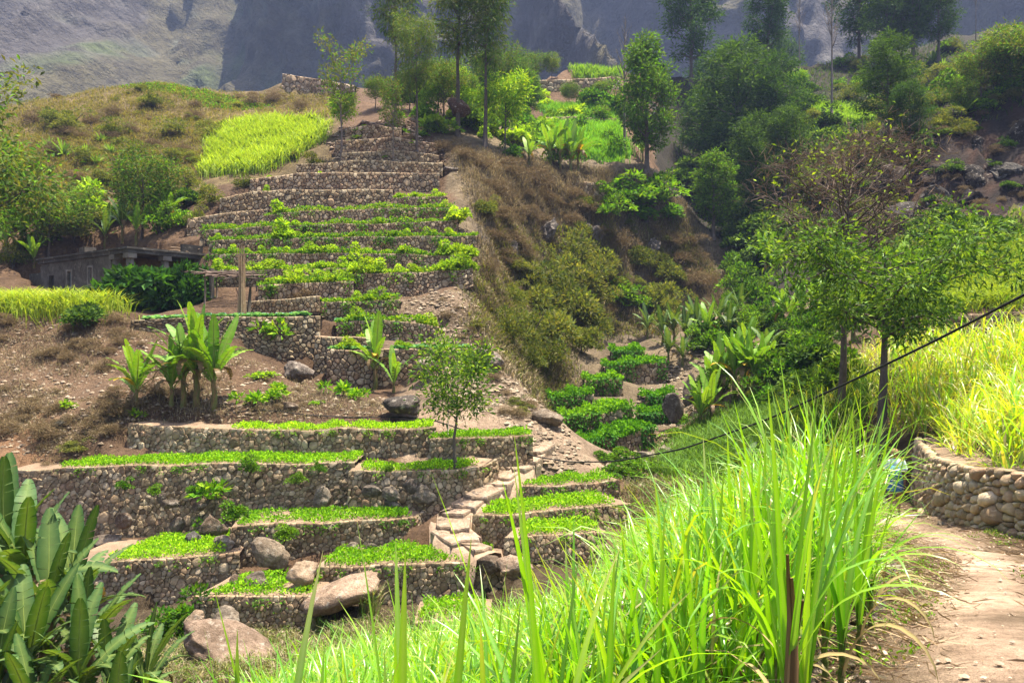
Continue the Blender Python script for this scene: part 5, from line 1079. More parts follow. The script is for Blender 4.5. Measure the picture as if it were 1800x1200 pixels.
def cane_plant(x, y, ztip, label, group, n=8, up=.0, dry=1, hz=None, lsc=1.0, wide=1.0):
    z0 = float(ground(x, y)) - .03; h = max(.3, (ztip - z0) - 1.4 * lsc)
    o = thing('cane_plant', label, 'sugar cane', (x, y, z0), group, (0, 0, R6.uniform(0, 6.28) if hz is None else hz))
    s = link('stalk', STK[R6.integers(2)], o); s.scale = (1, 1, h + .15)
    for i in range(n):
        t = i / max(1, n - 1); j = int(np.clip(t * 6.5 + R6.normal(0, 1.5) - up * .6 + .4, 0, 7))
        link('leaf', CL[j], o, (0, 0, h * (1 - .38 * t)), (0, R6.normal(.06, .05), i * 2.6 + R6.normal(0, .5)), np.array([1, wide, 1]) * lsc * R6.uniform(.8, 1.12))
    for i in range(dry): link('dry_leaf', CLB[i % 2], o, (0, 0, h * R6.uniform(.4, .7)), (0, 0, R6.uniform(0, 6.28)), R6.uniform(.7, 1))
    return o
NEAR = [  # u, distance, v of the leaf tips, leaves, upright
 (695, 2.0, 950, 4, 4), (715, 2.2, 985, 4, 3), (735, 2.1, 960, 2, 4), (640, 2.1, 1100, 3, 1), (580, 2.0, 1120, 3, 1), (530, 1.9, 1020, 4, 2), (480, 2.0, 1040, 3, 3), (415, 2.0, 1010, 2, 4), (445, 1.9, 1060, 3, 1), (560, 2.1, 1090, 3, 0), (660, 2.3, 1080, 4, -1), (760, 2.3, 1030, 4, 0), (290, 2.1, 1060, 1, 4), (800, 2.6, 1040, 4, -1), (860, 2.8, 1080, 5, -1), (900, 3.3, 1060, 4, 0),
 (965, 2.7, 790, 5, 1), (985, 2.9, 830, 4, 0), (1000, 3.5, 900, 4, 1), (950, 3.6, 980, 4, 0), (1060, 3.7, 960, 8, 1), (1090, 3.9, 930, 7, 0), (1030, 3.9, 1000, 7, 0), (1150, 4.1, 900, 8, 1), (1190, 4.3, 850, 8, 1), (1130, 4.4, 930, 7, 0), (1230, 4.2, 870, 8, 0),
 (1280, 4.5, 800, 8, 1), (1320, 4.6, 790, 8, 1), (1385, 3.6, 680, 9, 2), (1415, 3.9, 710, 8, 2), (1360, 4.2, 740, 8, 1), (1450, 4.8, 740, 8, 1), (1480, 5.5, 750, 8, 1), (1430, 5.2, 720, 8, 1), (1250, 5.0, 800, 8, 0), (1160, 5.2, 890, 8, 0), (1340, 5.5, 760, 8, 1), (1520, 6.5, 790, 8, 0), (1400, 6.2, 720, 8, 1), (1500, 7.5, 730, 8, 1), (1515, 8.5, 760, 8, 0), (1470, 6.8, 700, 8, 1),
 (1080, 5.0, 980, 8, 0), (1000, 5.2, 1020, 8, 0), (1290, 6.2, 790, 8, 0), (1210, 6.0, 840, 8, 0), (1510, 5.0, 900, 8, -1), (1480, 4.3, 940, 8, -2), (1530, 6.0, 880, 8, -2), (1525, 7.2, 880, 8, -1)]
for u, D, vt, n, up in NEAR:
    p = P(u, vt, D)
    lab = 'tall single cane with a dry brown stalk and folded pale leaf' if u == 1385 else 'sugar cane plant with long arching leaves at the front of the field'
    cane_plant(p[0], p[1], p[2], lab, None if u == 1385 else 'front row cane plants', n, up, 3 if u == 1385 else 1, None, 1.0, 1.2 if D < 2.95 else 1.05)
# dry stalk wrapped in brown sheaths
p = P(1388, 1000, 3.55); z0 = float(ground(p[0], p[1])); mb = MB()
for i in range(7):
    a = i * .9; o = np.array([math.cos(a), math.sin(a), 0]) * .009
    mb.tube(np.array([[p[0], p[1], z0 - .05], [p[0] + o[0] * 2.2, p[1] + o[1] * 2.2, z0 + (-1.5 - z0) * .5], [p[0] + o[0] * 1.5 + .015, p[1] + o[1], -1.42 + .06 * (i % 4)], [p[0] + o[0] * (1 + i % 3) + .03 * (i % 3), p[1] + o[1] * 1.2, -1.25 + .1 * (i % 4)]]), [.02, .017, .013, .007], np.array((.27, .17, .075)) * (1 + .55 * math.sin(i * 2.1)), 6)
tag(link('dry_cane_stalk', mb.mesh('dry_cane_stalk', M['dry'], True, p * [1, 1, 0] + [0, 0, z0])), 'thick brown sheathed cane stalk at the front of the field', 'cane stalk').location = (p[0], p[1], z0)
# tufts of coarse grass among the boulders
for u, v, hh in ((640, 1075, 1.1), (655, 1085, 1.2), (470, 1090, .8), (560, 1110, .8), (590, 1125, .6), (500, 1100, .6), (900, 1100, .6), (540, 1090, .5)):
    c = hit(u, v, 12, 24); m = 70; C = c + R6.normal(0, .09, (m, 3)) * np.array([1, 1, 0])
    me = blade_mesh('blades', C - c, R6.uniform(.5, 1, m) * hh, R6.uniform(.012, .022, m), pick(R6, m, [(.11, .19, .045), (.16, .25, .05), (.28, .25, .12)], .2), R6, M['leaf'], .3, .7)
    o = thing('grass_tuft', 'coarse green grass tuft among the boulders', 'grass tuft', c, 'grass tufts among the boulders'); link('blades', me, o)

c = q_f; per = 5; C = np.repeat(c, per, 0) + R6.normal(0, .16, (len(c) * per, 3)) * np.array([1, 1, 0]); C[:, 2] = ground(C[:, 0], C[:, 1]) + R6.uniform(0, .25, len(C)); m = len(C)
tag(link('cane_thatch', blade_mesh('cane_thatch', C, R6.uniform(.3, .8, m), R6.uniform(.01, .025, m), pick(R6, m, [(.34, .25, .13), (.26, .18, .09), (.42, .34, .2)], .2), R6, M['dry'], 1.2, 1.0)), 'brown dead leaf thatch at the foot of the cane', 'thatch', kind='stuff')

# loose pebbles on the bare ground
def pebbles(name, poly, n, D0, D1, smin, smax, label, pts=None, cols=((.27, .20, .14), (.20, .15, .11), (.34, .27, .2))):
    c = scatter(poly, n, D0, D1, R6, .15) if pts is None else pts; n = len(c)
    b = np.array([(0, 0, 1), (.9, 0, .1), (.28, .85, .1), (-.72, .53, .15), (-.72, -.53, .1), (.28, -.85, .15), (0, 0, -.8)]); f = np.array([(0, 1, 2), (0, 2, 3), (0, 3, 4), (0, 4, 5), (0, 5, 1), (6, 2, 1), (6, 3, 2), (6, 4, 3), (6, 5, 4), (6, 1, 5)])
    s = R6.uniform(smin ** .5, smax ** .5, n) ** 2; s = smin + (smax - smin) * R6.random(n) ** 3; V = b[None] * (1 + R6.normal(0, .18, (n, 7, 3))) * s[:, None, None] * np.array([1, 1, .65]); a = R6.uniform(0, 6.28, n); ca, sa = np.cos(a)[:, None], np.sin(a)[:, None]
    V = np.stack([V[..., 0] * ca - V[..., 1] * sa, V[..., 0] * sa + V[..., 1] * ca, V[..., 2]], -1) + c[:, None] + np.array([0, 0, .01]); F = (f[None] + np.arange(n)[:, None, None] * 7).reshape(-1, 3)
    tag(link(name, mesh_of(name, V.reshape(-1, 3), [F], np.repeat(pick(R6, n, cols, .25), 7, 0), False, M['stone'])), label, 'pebbles', kind='stuff')
pebbles('bank_pebbles', [(0, 560), (330, 600), (620, 690), (760, 715), (640, 735), (200, 745), (190, 800), (0, 800)], 2600, 22, 42, .025, .14, 'loose stones strewn over the brown bank')
pebbles('ridge_pebbles', [(700, 520), (830, 500), (860, 600), (1000, 760), (1040, 815), (960, 840), (880, 740), (760, 690)], 2600, 25, 44, .025, .2, 'loose stones on the bare ridge by the terraces')
pebbles('knoll_pebbles', [(560, 230), (720, 205), (790, 300), (600, 300)], 900, 50, 80, .08, .3, 'loose stones on the stony knoll')
pebbles('path_pebbles', None, 0, 0, 0, .004, .03, 'small pebbles on the footpath', verge(1500, -1.1, 1.4, True), [(.60, .46, .34), (.48, .36, .26), (.42, .34, .27)])
pebbles('gully_pebbles', [(1180, 600), (1360, 580), (1250, 700), (1170, 800), (1200, 860), (1120, 850), (1050, 830)], 1600, 24, 60, .04, .22, 'loose stones in the gully')
pebbles('valley_pebbles', [(250, 1080), (900, 1090), (900, 1200), (200, 1200)], 900, 11, 21, .02, .12, 'loose stones at the valley bottom')
# ------------------------------------------------------------------ boulders
def ico(n):
    import bmesh
    bm = bmesh.new(); bmesh.ops.create_icosphere(bm, subdivisions=n, radius=1.0)
    V = np.array([v.co[:] for v in bm.verts]); F = [tuple(v.index for v in f.verts) for f in bm.faces]; bm.free(); return V, F
ICO3, ICO4 = ico(3), ico(4)
def boulder(p, size, label, seed, col=(.25, .19, .14), group=None, rz=0.0, tilt=0.0, rough=.28, flatcut=.9, name='boulder', fine=False, cuts=9, smooth=True):
    r = np.random.default_rng(seed); V, F = ICO3 if name in ('kerb_stone', 'loose_stone') else ICO4; V = V.copy(); o = r.uniform(0, 50, 3)
    for i in range(cuts):                                           # planar facets
        d = unit(r.normal(size=3)); k = V @ d; c = r.uniform(.5, .85) * flatcut; V = V - np.maximum(0, k - c)[:, None] * d * .8
    V = V * (1 + rough * fbm(V[:, 0] * 1.3 + o[0], V[:, 1] * 1.3 + o[1], V[:, 2] * 1.3 + o[2], seed % 50, 4)[:, None] * .7)
    V = V * (1 + .05 * fbm(V[:, 0] * 6 + o[1], V[:, 1] * 6, V[:, 2] * 6, 9, 3)[:, None]); V = V * np.array(size); ct, st = math.cos(tilt), math.sin(tilt); V = V @ np.array([[ct, 0, -st], [0, 1, 0], [st, 0, ct]]); c, s = math.cos(rz), math.sin(rz); V = V @ np.array([[c, s, 0], [-s, c, 0], [0, 0, 1]])
    cc = np.array(col) * (1 + .18 * fbm(V[:, 0] * 2, V[:, 1] * 2, V[:, 2] * 2, 3, 3))[:, None]
    return tag(link(name, mesh_of(name, V, F, cc, smooth, M['rock']), None, p), label, 'boulder', group)
CR = []
def bpx(u, v, D, wpx, hpx, label, seed, col=(.25, .19, .14), dep=.8, group=None, tilt=0.0, **kw):
    s = D / FPX; boulder(P(u, v, D), (wpx * s / 2, wpx * s / 2 * dep, hpx * s / 2), label, seed, col, group, 0.0, tilt, **kw)
TAN = (.52, .39, .27); GREY = (.36, .30, .23); BRN = (.25, .18, .13)
bpx(470, 975, 21.9, 78, 66, 'large rounded boulder leaning against the terrace wall', 11, (.38, .30, .215), tilt=.5)
bpx(372, 928, 23.6, 58, 50, 'dark brown block of rock wedged between two terraces', 12, BRN, tilt=-.3)
bpx(340, 945, 23.2, 26, 28, 'small grey rock leaning on the dark block', 13, (.17, .16, .15))
bpx(392, 952, 22.6, 44, 34, 'pale rounded rock at the corner of the seedling bed', 14, GREY)
bpx(535, 1005, 20.6, 66, 56, 'smooth tan boulder above the lowest seedling bed', 15, TAN)
bpx(455, 1020, 20.6, 50, 32, 'grey rounded rock at the back of the lowest bed', 16, (.22, .18, .14))
bpx(415, 1025, 20.7, 44, 30, 'dark tilted rock at the back of the lowest bed', 17, BRN, tilt=.5)
bpx(605, 1036, 20.0, 150, 62, 'broad flat slab of tan rock tilting down to the left', 18, (.50, .365, .255), dep=.6, tilt=-.38, fine=True, rough=.3)
bpx(400, 1150, 16.4, 200, 96, 'great brown boulder with pale scratches at the valley bottom', 19, (.33, .24, .175), tilt=.35, fine=True)
bpx(395, 1090, 17.8, 54, 50, 'grey boulder under the lowest curved wall', 20, GREY)
bpx(345, 1085, 18.2, 40, 30, 'tan rock beside the bean bush', 21, TAN)
bpx(568, 882, 24.75, 34, 46, 'upright pale stone set in the tall terrace wall', 22, GREY, dep=.5)
for i, (u, v, w, h) in enumerate(((655, 862, 38, 32), (685, 868, 40, 30), (722, 856, 30, 26), (745, 870, 50, 34), (690, 888, 36, 22), (620, 960, 26, 26), (655, 962, 30, 26))):
    D = 24.1 if v < 900 else 22.65; bpx(u, v, D, w, h, 'large pale boulder built into a lower terrace wall', 30 + i, GREY if i % 2 else (.23, .19, .15), .5, 'boulders built into the lower walls')
for i, (u, v, w, h) in enumerate(((215, 912, 44, 36), (310, 920, 28, 40), (300, 885, 34, 20), (350, 890, 30, 20), (190, 950, 70, 22), (285, 875, 22, 22), (405, 885, 36, 24))):
    bpx(u, v, 24.55, w, h, 'big brown stone in the tallest terrace wall', 50 + i, BRN if i % 3 == 0 else (.235, .19, .145), .5, 'big stones in the tallest wall')
bpx(752, 642, 33.4, 42, 36, 'square pale boulder at the end of the cabbage terrace', 61, GREY); bpx(865, 632, 33.2, 48, 26, 'flat pale rock on the bare ridge', 62, (.32, .26, .21))
bpx(848, 618, 34, 22, 18, 'small rock on the bare ridge', 63, GREY); bpx(963, 734, 29.6, 56, 34, 'rounded tan boulder at the top of the steps', 64, (.33, .255, .19))
bpx(522, 652, 33.6, 62, 40, 'grey brown boulder beside the small path', 65, (.24, .20, .165), tilt=.3); bpx(712, 716, 28.8, 90, 40, 'dark rock outcrop behind the seedling strip', 66, (.12, .10, .085))
bpx(510, 715, 29, 28, 18, 'small brown rock on the bank', 67, BRN); bpx(808, 188, 66, 46, 36, 'large brown boulder under the tall ridge tree', 68, (.16, .09, .06)); bpx(110, 745, 28.6, 32, 22, 'grey green rock half buried in the brown bank', 69, (.17, .165, .12))
bpx(1185, 715, 38, 40, 60, 'grey rock face beside the vine terraces', 70, (.22, .18, .15), dep=.7); bpx(1135, 800, 31, 40, 22, 'pale rock in the gully bottom', 71, (.36, .29, .23)); bpx(1170, 790, 31.5, 30, 18, 'small pale rock in the gully bottom', 72, (.36, .29, .23)); bpx(1215, 690, 41, 30, 70, 'tall grey brown rock beside the banana thicket', 73, (.24, .19, .15), dep=.7)
bpx(905, 1000, 20.5, 70, 46, 'rough tan boulder at the foot of the steps', 75, TAN); bpx(862, 992, 20.75, 44, 34, 'brown rock bedded beside the foot of the steps', 76, BRN)
bpx(1400, 912, 21, 40, 20, 'pale stone hidden behind the cane', 74, TAN)
# big crag pieces of the cliff
for i, (u, v, w, h) in enumerate(((1610, 330, 60, 40), (1640, 360, 70, 40), (1680, 375, 60, 36), (1720, 350, 70, 44), (1770, 375, 70, 40), (1590, 300, 50, 30), (1700, 300, 60, 50), (1760, 290, 60, 70), (1660, 300, 50, 50), (1745, 210, 50, 24), (1700, 235, 40, 24), (1785, 330, 50, 50), (1630, 290, 60, 60), (1680, 340, 70, 50), (1730, 300, 80, 60), (1780, 250, 70, 60), (1600, 370, 70, 40), (1650, 260, 60, 40), (1720, 260, 60, 50), (1800, 290, 60, 60), (1560, 330, 60, 60), (1570, 380, 60, 40), (1740, 390, 60, 40))):
    p = hit(u, v, 48, 80); s = p[1] / FPX; p[2] -= h * s * .3; p[1] += w * s * .25; boulder(p, (w * s * .85, w * s * .7, h * s * .85), 'dark broken crag of the rock cliff', 200 + i, ((.05, .04, .034), (.085, .078, .07), (.06, .037, .027))[i % 3], 'crags of the rock cliff', i * .7, .3, rough=.75, flatcut=.62, name='rock_crag', cuts=16, smooth=False, fine=True)
# flank outcrops
for i, (u, v, w, h) in enumerate(((958, 420, 36, 70), (985, 455, 26, 50), (900, 440, 26, 60), (1075, 360, 40, 30), (1185, 345, 20, 14), (1150, 440, 40, 60), (1040, 420, 50, 40), (790, 300, 40, 24), (760, 285, 30, 20))):
    p = hit(u, v, 40, 85); s = p[1] / FPX; boulder(p, (w * s / 2, w * s / 2, h * s / 2), 'grey rock outcrop on the steep side of the spur', 240 + i, (.175, .15, .13), 'rock outcrops on the spur side', i * .9, .2, rough=.75, flatcut=.65, name='rock_outcrop', cuts=14, smooth=False, fine=True)
# kerb of stones on the drop side of the path
pe = PATHW[(PATHW[:, 1] > 2.6) & (PATHW[:, 1] < 14)]; i = 0; dist = 0
for y in np.concatenate([np.arange(2.9, 7, .27), np.arange(7, 13, .42)]):
    x = float(px_at(y)) - 1.12 + R6.normal(0, .06) + .05 * math.sin(y * 2)
    for lv in range(2):
        w = R6.uniform(.10, .19); boulder((x - .10 * lv - .02, y + R6.normal(0, .06), float(ground(x + .25, y)) - .07 - lv * .24), (w, w * 1.25, w * .75), 'rough pale stone in the kerb along the drop of the footpath', 300 + i, np.array((.30, .245, .195)) * R6.uniform(.75, 1.2), 'kerb stones of the footpath', R6.uniform(0, 6.3), R6.normal(0, .2), name='kerb_stone', rough=.4); i += 1
for u, v, w in ((1660, 920, 26), (1675, 1120, 24), (1590, 1020, 36), (1605, 1000, 30), (1660, 1125, 12)):
    p = hit(u, v, 2.5, 25); s = p[1] / FPX; boulder(p, (w * s / 2, w * s / 2, w * s / 3.5), 'loose stone lying on the footpath verge', 400 + w, (.36, .29, .22), 'loose stones on the path', w, 0, name='loose_stone')
# ------------------------------------------------------------------ steps down between the terraces
ST = smooth_line([P(*a_) for a_ in STEPS], 60, 1)[np.array([0, 4, 9, 12, 17, 20, 26, 30, 33, 38, 43, 47, 53, 59])]
sr = thing('stone_steps', 'worn tan stone steps winding down between the terraces', 'steps', ST[8] - [0, 0, .3])
rs = np.random.default_rng(77)
SP = smooth_line([P(*a_) for a_ in STEPS], 60, 2)[:50]; tg = np.gradient(SP[:, :2], axis=0); tg /= np.linalg.norm(tg, axis=1)[:, None]; nb_ = np.stack([-tg[:, 1], tg[:, 0]], 1); rows = []
for f in (-1, -.5, 0, .5, 1):
    w_ = .50 + .08 * fbm(np.arange(50) * .35 + f * 9, np.zeros(50), 0, 4, 2); rows.append(np.c_[SP[:, :2] + nb_ * (w_ * f)[:, None], SP[:, 2] - .05 - .05 * f * f + .03 * fbm(np.arange(50) * .5 + f * 5, np.zeros(50), 0, 6, 2)])
rows = [rows[0] + np.c_[-nb_ * .12, np.full(50, -.7)]] + rows + [rows[-1] + np.c_[nb_ * .12, np.full(50, -.7)]]
Vp = np.concatenate(rows); idx = np.arange(350).reshape(7, 50); Fp = np.stack([idx[:-1, :-1], idx[:-1, 1:], idx[1:, 1:], idx[1:, :-1]], -1).reshape(-1, 4)
link('trodden_bed', mesh_of('trodden_bed', Vp - np.array(sr.location), [Fp], np.tile((.40, .29, .20), (350, 1)), True, M['soil']), sr)
for i in range(11):
    a, b = ST[i], ST[i + 1]; d = b[:2] - a[:2]; L = np.linalg.norm(d); d /= L; n2 = np.array([-d[1], d[0]]); w = .45 + .12 * math.sin(i * 1.7) + rs.uniform(-.06, .06); z = max(a[2], b[2]) + .0
    m = 7; top = []
    for k in range(m):
        f = k / (m - 1) * 2 - 1; j = rs.normal(0, .07, 2); top.append((a[0] - d[0] * (.06 + .06 * (1 - f * f)) + n2[0] * w * f + j[0], a[1] - d[1] * .08 + n2[1] * w * f + j[1]))
    for k in reversed(range(m)):
        f = k / (m - 1) * 2 - 1; j = rs.normal(0, .08, 2); top.append((b[0] + d[0] * (.10 + .1 * (1 - f * f)) + n2[0] * w * f + j[0], b[1] + d[1] * .14 + n2[1] * w * f + j[1]))
    q = np.array(top); n = len(q); zt = np.where(np.arange(n) < m, a[2] - .05, b[2] * .85 + a[2] * .15) + rs.normal(0, .018, n); V = np.concatenate([np.c_[q, zt], np.c_[q.mean(0) + (q - q.mean(0)) * 1.03, zt - .05], np.c_[q, zt - .5]])
    F = [tuple(range(n))] + [(k, n + k, n + (k + 1) % n, (k + 1) % n) for k in range(n)] + [(n + k, 2 * n + k, 2 * n + (k + 1) % n, n + (k + 1) % n) for k in range(n)]
    o = V.mean(0); me = mesh_of('step', V - o, F, np.tile(np.array((.56, .42, .30)) * rs.uniform(.8, 1.1), (len(V), 1)), False, M['rock']); link('step', me, sr, o - np.array(sr.location))
# ------------------------------------------------------------------ ruined house
K = np.array([-21.66, 45.0]); LV = np.array([-.8, .6]); RV = np.array([.6, .8]); GZ = 1.6; TZ = 5.35
house = thing('ruined_house', 'weathered grey plaster house with a porch at its corner', 'house', (*K, GZ)); PL = (.17, .15, .125)
def hp(a, b, z): q = LV * a + RV * b; return np.array([q[0], q[1], z - GZ])     # a along the long face, b along the porch face
def hbox(name, a0, a1, b0, b1, z0, z1, col, mat='plaster', parent=None):
    mb = MB(); V = [hp(a, b, z) for z in (z0, z1) for a, b in ((a0, b0), (a1, b0), (a1, b1), (a0, b1))]
    mb.add(V, [(0, 1, 2, 3), (7, 6, 5, 4), (4, 5, 1, 0), (5, 6, 2, 1), (6, 7, 3, 2), (7, 4, 0, 3)], col); return link(name, mb.mesh(name, M[mat]), parent or house)
segs = [(2.0, 4.15, 0, 0), (4.15, 4.85, 1.75, 2.95), (4.85, 6.8, 0, 0), (6.8, 7.6, 1.7, 2.85), (7.6, 9.3, 0, 0), (9.3, 10.0, 1.0, 2.6), (10.0, 11.2, 0, 0)]
for a0, a1, s0, s1 in segs:                                     # long face, with openings
    if s1 == 0: hbox('wall', a0, a1, 0, .3, GZ - .8, TZ - .35, PL)
    else:
        hbox('wall', a0, a1, 0, .3, GZ + s1, TZ - .35, PL)
        hbox('wall', a0, a1, 0, .3, GZ - .8, GZ + s0, PL)
hbox('annex_wall', 11.2, 13.2, .25, .55, GZ - .8, TZ - .85, (.12, .115, .10)); hbox('annex_wall', 13.2, 13.5, .25, 3.5, GZ - .8, TZ - .85, (.12, .115, .10))
for a0, a1, s0, s1, c in ((4.15, 4.85, 1.75, 2.95, (.13, .045, .035)), (6.8, 7.6, 1.7, 2.85, (.20, .26, .29)), (9.3, 10.0, 1.0, 2.6, (.035, .03, .028))):
    w = hbox('window' if s0 > 1.2 else 'door', a0 + .1, a1 - .1, .16, .2, GZ + s0 + .1 * (s0 > 0), GZ + s1 - .1, c, 'wood')
    if s0 > 1.2:
        for q in ((a0, a0 + .12, s0, s1), (a1 - .12, a1, s0, s1), (a0 + .12, a1 - .12, s1 - .12, s1), (a0 + .12, a1 - .12, s0, s0 + .1)):
            hbox('frame', q[0], q[1], -.03, .15, GZ + q[2], GZ + q[3], (.36, .33, .29), 'plaster', w)
        hbox('mullion', (a0 + a1) / 2 - .025, (a0 + a1) / 2 + .025, .12, .155, GZ + s0 + .1, GZ + s1 - .12, (.42, .40, .36), 'plaster', w)
hbox('back_wall', 0, 11.2, 4.7, 5.0, GZ - .8, TZ - .35, PL); hbox('end_wall', 10.9, 11.2, .3, 4.7, GZ - .8, TZ - .36, PL)
hbox('porch_wall', 2.0, 2.25, .31, 4.7, GZ - .8, TZ - .37, (.27, .17, .06)); hbox('porch_floor', 0, 2.0, 0, 4.7, GZ - .8, GZ + .05, PL)
hbox('roof_slab', -.15, 11.3, -.12, 5.1, TZ - .34, TZ - .12, (.12, .11, .095)); hbox('cornice', -.25, 11.35, -.22, 5.2, TZ - .12, TZ, (.125, .115, .098))
for a, b in ((.0, .0), (.0, 2.1), (.0, 4.4), (1.55, .0)):
    c = hbox('column', a, a + .3, b, b + .3, GZ + .05, TZ - .62, (.24, .22, .19)); hbox('capital', a - .12, a + .42, b - .12, b + .42, TZ - .62, TZ - .345, (.24, .22, .19), 'plaster', c)
hbox('parapet_wall', .6, .8, 3.6, 5.2, TZ, TZ + .55, (.06, .055, .05)); hbox('parapet_wall', .6, .8, 5.2, 7.2, TZ - .02, TZ + .95, (.065, .06, .054)); hbox('parapet_wall', .86, 4.0, 7.0, 7.2, TZ - .02, TZ + .8, (.06, .055, .05))
hbox('side_wall', -.1, .2, 5.0, 7.2, GZ - .9, TZ, (.20, .165, .135)); hbox('side_slab', -.25, 4.2, 5.22, 7.3, TZ - .34, TZ - .02, (.15, .135, .12))
hbox('gable', 5.0, 5.7, -.1, .6, TZ, TZ + .35, PL)
for i in range(10):                                           # brushwood lying on the roof
    a = rs.uniform(.2, 1.6); b = rs.uniform(3.6, 5.6); h = rs.uniform(0, 6.28); p0 = K + LV * a + RV * b
    V, F = tube(np.array([[0, 0, 0], [math.cos(h) * .4, math.sin(h) * .4, .05], [math.cos(h) * .9, math.sin(h) * .9, .02]]), .02, 4); me = mesh_of('brush_stick', V, F, np.tile((.30, .22, .15), (len(V), 1)), False, M['wood'])
    tag(link('brush_stick', me, None, (*p0, TZ + .04 + i * .03)), 'dry stick in the heap on the flat house roof', 'stick', 'sticks on the house roof')
# brushwood shelter beside the house
sh = P(395, 535, 41.0); sh[2] = float(ground(sh[0], sh[1])); shel = thing('brushwood_shelter', 'low shelter roofed with dark sticks beside the house', 'shelter', sh)
for x, y, h in ((-.8, -.6, 1.35), (1.1, -.6, 1.25), (-.8, 1.0, 1.35), (1.3, 1.0, 1.25)):
    V, F = tube(np.array([[x, y, -.3], [x + .03, y, h * .5], [x, y, h]]), [.05, .045, .04], 6); link('post', mesh_of('post', V, F, np.tile((.17, .13, .10), (len(V), 1)), True, M['wood']), shel)
for i in range(34):
    x = rs.uniform(-1.6, 1.9); y = rs.uniform(-.9, 1.2); a = rs.normal(.1, .35); l = rs.uniform(.5, 1.2); z = 1.36 + rs.uniform(0, .22) - .06 * x
    V, F = tube(np.array([[x - math.cos(a) * l, y - math.sin(a) * l, z + rs.normal(0, .08)], [x, y, z], [x + math.cos(a) * l, y + math.sin(a) * l, z + rs.normal(0, .09)]]), [.03, .026, .012], 4); link('roof_stick', mesh_of('roof_stick', V, F, np.tile(np.array((.14, .10, .08)) * rs.uniform(.6, 1.5), (len(V), 1)), False, M['wood']), shel)
pp = P(372, 538, 42.0); V, F = tube(np.array([[0, 0, -.4], [0, 0, 1.6]]), [.15, .14], 4); pz = float(ground(pp[0], pp[1]))
tag(link('concrete_post', mesh_of('concrete_post', V, F, np.tile((.25, .22, .18), (len(V), 1)), False, M['plaster']), None, (pp[0], pp[1], pz)), 'square grey post under the brushwood shelter', 'post')
# upright bundle of dry canes
cb_ = on_bed('G', 418, .9); bun = thing('cane_bundle', 'upright bundle of dry tan canes on the cabbage terrace', 'cane bundle', cb_)
for i in range(26):
    a = i * 2.4; rr = .16 * math.sqrt(i / 26); h = rs.uniform(2.5, 3.1) if i % 5 else 3.4
    V, F = tube(np.array([[math.cos(a) * rr * 1.3, math.sin(a) * rr * 1.3, 0], [math.cos(a) * rr * .8, math.sin(a) * rr * .8, h * .55], [math.cos(a) * rr * 1.2 + rs.normal(0, .04), math.sin(a) * rr * 1.2, h]]), [.028, .024, .012], 4)
    link('cane', mesh_of('cane', V, F, np.tile(np.array((.42, .29, .17)) * rs.uniform(.7, 1.25), (len(V), 1)), False, M['wood']), bun)
V, F = tube(np.array([[0, 0, 0], [.05, 0, .8], [.1, 0, 1.5]]), [.1, .08, .05], 6); po = on_bed('G', 428, 1.1)
tag(link('dark_post', mesh_of('dark_post', V, F, np.tile((.08, .065, .05), (len(V), 1)), True, M['wood']), None, po), 'short dark post beside the cane bundle', 'post')
# heap of dry straw
for u, v, w in ((540, 520, 44), (525, 527, 36)):
    p = hit(u, v, 35, 42); m = 700; C = R6.normal(0, .3, (m, 3)) * np.array([1, .6, .35]); C[:, 2] = np.abs(C[:, 2])
    tag(link('straw_heap', blade_mesh('straw_heap', C, R6.uniform(.2, .5, m), R6.uniform(.01, .02, m), pick(R6, m, STRAW, .2), R6, M['dry'], 2.0, .8), None, p), 'low heap of dry straw on the stone wall', 'straw heap', 'straw heaps')
# ------------------------------------------------------------------ cable across the valley
CB = [P(1960, 438, 8.2), P(1800, 518, 9.2), P(1650, 596, 10.6), P(1500, 668, 12.4), P(1350, 737, 15), P(1200, 789, 18.5), P(1080, 811, 22), P(1000, 812, 25), P(930, 800, 26.5), P(870, 778, 27.2), P(810, 753, 27.6), P(760, 738, 27.9)]
cp_ = smooth_line(CB, 70, 3); V, F = tube(cp_, np.linspace(.017, .022, 70), 6)
tag(link('water_hose', mesh_of('water_hose', V - cp_[-1], F, np.tile((.02, .02, .02), (len(V), 1)), True, M['wood']), None, cp_[-1]), 'black hose sagging across the valley in the air', 'hose')
gl = []
for u, v in ((760, 739), (700, 735), (620, 736), (540, 732), (480, 724), (445, 722), (410, 728)):
    p = hit(u, v, 24, 36); gl.append(p + [0, 0, .07])
gl = smooth_line(gl, 40, 2); V, F = tube(gl, .022, 5); tag(link('water_pipe', mesh_of('water_pipe', V - gl[0], F, np.tile((.025, .025, .025), (len(V), 1)), True, M['wood']), None, gl[0]), 'black pipe lying on the ground above the seedling strip', 'pipe')
# thin white pole by the round tree
p = on_bed('A2', 785, .3); V, F = tube(np.array([[0, 0, 0], [0, 0, .9], [.01, 0, 1.7]]), .018, 5); tag(link('thin_stake', mesh_of('thin_stake', V, F, np.tile((.35, .3, .25), (len(V), 1)), True, M['wood']), None, p), 'thin pale stake beside the small round tree', 'stake')
